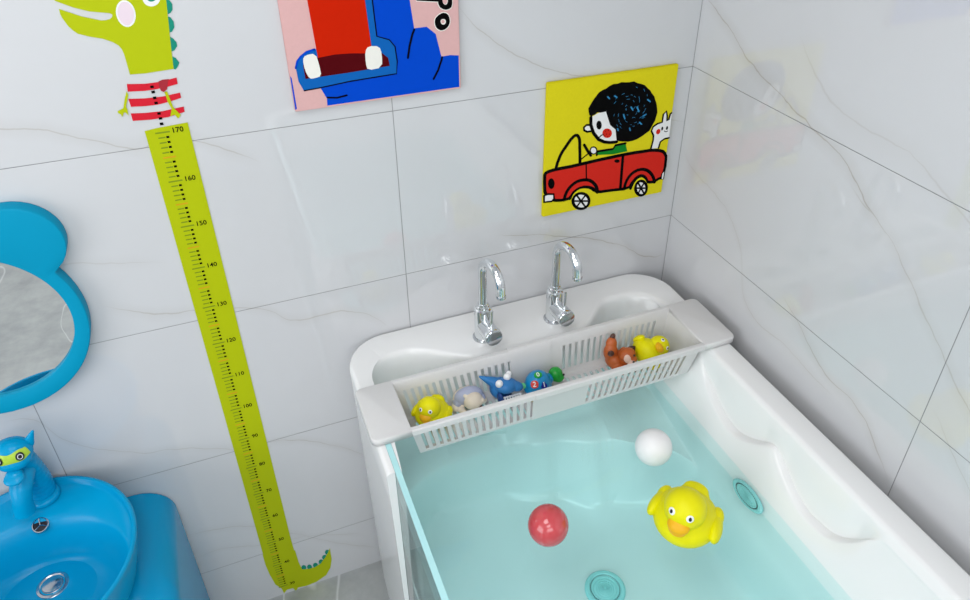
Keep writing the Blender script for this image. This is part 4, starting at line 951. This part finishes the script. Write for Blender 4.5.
slab(bm, D['eye'], Y, Y-.0013, 0); slab(bm, D['cheek'], Y, Y-.0013, 2); ribbon(bm, D['mouth'], .003, Y, Y-.0013, 0)
for e in D['cheek_dots']: slab(bm, [(e[0]+.0013*math.cos(t*PI/3), e[1]+.0013*math.sin(t*PI/3)) for t in range(6)], Y, Y-.0015, 0)
F_ = D['flecks']
for i in range(0, len(F_), 2):
    if F_[i][1] < 1.378: ribbon(bm, [F_[i], F_[i+1]], .0032, Y, Y-.0011, 4)
hc_ = (sum(p[0] for p in D['hair'])/len(D['hair']), sum(p[1] for p in D['hair'])/len(D['hair']))
for i in range(46):
    a = random.uniform(0, 2*PI); r = .056*random.random()**.4; p = (hc_[0]+.018+r*math.cos(a)*.85, hc_[1]+r*math.sin(a)); q = random.uniform(.003, .008); th = a+1.3
    if p[0] > -.215 and p[1] < 1.376: ribbon(bm, [p, (p[0]+q*math.cos(th), p[1]+q*math.sin(th))], .0007, Y, Y-.0010, 4)
ribbon(bm, wob(D['screen'], .0006, False), .0075, Y, Y-.0007, 0)
slab(bm, C_('car'), Y, Y-.0009, 2); ribbon(bm, wob(C_('car'), .0006), .0080, Y, Y-.0011, 0, True)
slab(bm, smoothpts(D['arch1b'], 1, False)+[], Y, Y-.00115, 5)
ar = D['arch2b']; slab(bm, ar, Y, Y-.00115, 5)
for k in ('arch1', 'arch1b', 'arch2', 'arch2b'): ribbon(bm, smoothpts(D[k], 1, False), K+.0015 if 'b' not in k else .0066, Y, Y-.0013, 0)
slab(bm, D['fwheel'], Y, Y-.0012, 1); slab(bm, D['rwheel'], Y, Y-.0012, 1)
for k, c in (('fwheel', D['fc'][0]), ('rwheel', D['rc'][0])):
    ribbon(bm, sc_(D[k], c, .93), .0072, Y, Y-.0015, 0, True)
    for i in (0, 3, 7, 10, 13, 17): ribbon(bm, [c, D[k][i]], .0046, Y, Y-.0014, 0)
    slab(bm, sc_(D[k], c, .16), Y, Y-.0016, 0)
ribbon(bm, D['door1'], .0032, Y, Y-.0013, 0); ribbon(bm, D['door2'], .0075, Y, Y-.0013, 0)
slab(bm, D['handle'], Y, Y-.0013, 0); slab(bm, D['headlight'], Y, Y-.0013, 0)
slab(bm, C_('bumper'), Y, Y-.0013, 1); ribbon(bm, C_('bumper'), .005, Y, Y-.0015, 0, True)
slab(bm, C_('rbumper'), Y, Y-.0013, 1); ribbon(bm, C_('rbumper'), .003, Y, Y-.0015, 0, True)
lay(bobj('printed_picture', bm, mats, smooth=False), cp)

# ------------------------------------------------------------------ dinosaur height chart
dc = thing('height_chart', 'lime green dinosaur height chart sticker with black ruler marks', 'height chart', (-1.137,0,0))
Yc = -.0003
def vinyl(name, polys, m, front=-.0012, back=Yc, lab=None):
    bm = bmesh.new()
    for p in polys: slab(bm, p, back, front)
    o = lay(bobj(name, bm, m, smooth=False), dc)
    if lab: part_label(o, lab)
    return o
low = D['bandlow']; bx0, bx1 = -1.1760, -1.1020
bm = bmesh.new()
slab(bm, [(bx0,1.432),(bx0+.02,1.4345),(bx1-.02,1.436),(bx1,1.437),(-1.098,.22)]+[p for p in low[::-1][:0]]+[(-1.0965,.16)]+[(bx0,.16)], Yc, -.0012, 0)
mk = [bm]
text_rows = list(range(30, 171))
for v in text_rows:
    z = .038+(v-30)*.009907
    if v % 10 == 0: a, b, mi, h = .016, .041, 1, .0015
    elif v % 5 == 0: a, b, mi, h = .018, .040, 2, .0015
    else: a, b, mi, h = .019, .031, 1, .0013
    xa, xb = bx0+a, bx0+b
    for (p, q, mm, hh) in [(xa, xb, mi, h)] + ([(bx0+.0325, bx0+.0375, 3, .0021)] if v % 5 else []):
        slabq(bm, [Vector((p, z-hh)), Vector((q, z-hh)), Vector((q, z+hh)), Vector((p, z+hh))], -.0012, -.0015, mm)
RX = Matrix.Rotation(PI/2, 4, 'X')
for v in range(30, 171, 10):
    z = .038+(v-30)*.009907
    text_into(bm, str(v), .0140, Matrix.Translation((bx0+.054, -.0014, z+.001)) @ RX, .0004, 3, .0002)
lay(bobj('ruler_band', bm, [M['lime'], M['olive'], M['amber_ink'], M['black']], smooth=False), dc)
vinyl('tail', [low], M['lime'], -.0011)
vinyl('tail_spikes', D['tailspikes'], M['teal'], -.0009, lab='teal spikes along the tail')
hd = vinyl('head', [D['head']], M['lime'], -.0012)
bm = bmesh.new(); slab(bm, D['cheekout'], -.0012, -.0014, 0); slab(bm, D['cheekin'], -.0012, -.0016, 1); child_of(part_label(bobj('cheek', bm, [M['white'], M['pale_pink']], smooth=False), 'pale pink cheek'), hd)
bm = bmesh.new(); slab(bm, D['deye'], -.0012, -.0014, 0); slab(bm, D['diris'], -.0012, -.0016, 1); child_of(part_label(bobj('eye', bm, [M['white'], M['teal']], smooth=False), 'white eye with teal iris'), hd)
vinyl('neck_spikes', D['spikes'], M['teal'], -.0010, lab='dark teal spikes behind the neck')
bm = bmesh.new()
for s_ in D['stripes']: slab(bm, s_, Yc, -.0012, 0)
slab(bm, D['knot'], Yc, -.0014, 1)
for p in D['shirtdots']: slab(bm, [(p[0]-.0028,p[1]-.0022),(p[0]+.0028,p[1]-.0022),(p[0]+.0028,p[1]+.0022),(p[0]-.0028,p[1]+.0022)], Yc, -.0016, 2)
lay(part_label(bobj('striped_shirt', bm, [M['red_vinyl'], speckle(mat('dark_red_vinyl', (160,8,34), .45), .04, 90), M['black']], smooth=False), 'red striped shirt with a knotted scarf'), dc)
for k in ('arm1', 'arm2'): vinyl('arm', [D[k]], M['lime'], -.0018)

# ------------------------------------------------------------------ unseen window frames and fill lights, added on the front and left walls
bm = bmesh.new()
for q in ((-2.12,-2.06,1.44,2.46),(-.54,-.48,1.44,2.46),(-2.12,-.48,2.40,2.46),(-2.12,-.48,1.44,1.50),(-1.33,-1.27,1.44,2.46)): box(bm, q[0],q[1],YF+.002,YF+.05,q[2],q[3])
wn = bobj('added_window_1', bm, M['paint'], smooth=False); wn['kind'] = 'structure'  # frame added around the front fill light; no window known there
bm = bmesh.new()
for q in ((-2.42,-2.36,.64,2.36),(-.54,-.48,.64,2.36),(-2.42,-.48,2.30,2.36),(-2.42,-.48,.64,.70),(-1.48,-1.42,.64,2.36)): box(bm, XL+.002,XL+.05,q[0],q[1],q[2],q[3])
wn = bobj('added_window_2', bm, M['paint'], smooth=False); wn['kind'] = 'structure'  # left frame is added too, to go with the side fill light
for nm, loc, rot, sx, sy, en in (('wall_fill_light', (-1.3,YF+.06,1.95), (PI/2,0,0), 1.5, .9, LIGHT[2]), ('wall_fill_light', (XL+.06,-1.55,1.5), (PI/2,0,-PI/2), 1.8, 1.55, LIGHT[3])):  # area fills added to brighten and even out the walls
    L_ = bpy.data.lights.new(nm, 'AREA'); L_.shape = 'RECTANGLE'; L_.size = sx; L_.size_y = sy; L_.energy = en; L_.color = (.97,.985,1)
    lo = bpy.data.objects.new(nm, L_); COL.objects.link(lo); lo.location = loc; lo.rotation_euler = rot

# ------------------------------------------------------------------ added ceiling fill panels and world light
for i, (x, y, lab) in enumerate(((-1.35,-.95,'unseen added light panel nearest the tiled back wall'),(-1.35,-2.1,'unseen added light panel farther from the back wall'))):
    t = thing('ceiling_fill_panel', lab, 'added light panel', (x,y,H-.035), group='added fill panels')  # panel added out of view as soft overhead fill
    bm = bmesh.new(); box(bm, -.46,.46,-.36,.36,.0,.035); bobj('housing', bm, M['paint'], t, smooth=False)
    L_ = bpy.data.lights.new('panel_fill_light', 'AREA'); L_.shape = 'RECTANGLE'; L_.size = .9; L_.size_y = .7; L_.energy = LIGHT[i]; L_.color = (1,1,1)
    lo = bpy.data.objects.new('panel_fill_light', L_); COL.objects.link(lo); lo.location = (0,0,-.002); lo.parent = t
w_ = bpy.data.worlds.new('World'); SC.world = w_; w_.use_nodes = True
w_.node_tree.nodes['Background'].inputs[0].default_value = (.9,.95,1,1); w_.node_tree.nodes['Background'].inputs[1].default_value = .3

# ------------------------------------------------------------------ camera (fitted to the tile grid)
cam = bpy.data.cameras.new('camera'); co = bpy.data.objects.new('camera', cam); COL.objects.link(co)
co.location = (-1.04929805, -1.37165493, 1.96756405)
co.rotation_euler = (1.00130612, 4.28564654e-04, -.385875559)
cam.sensor_fit = 'HORIZONTAL'; cam.sensor_width = 36; cam.lens = 733.978/970*36
cam.shift_x = -12.126/970; cam.shift_y = -53.087/970; cam.clip_start = .01
SC.camera = co
SC.view_settings.view_transform = 'Standard'; SC.view_settings.look = 'None'; SC.view_settings.gamma = 1; SC.view_settings.use_curve_mapping = False
SC.view_settings.exposure = EXPO
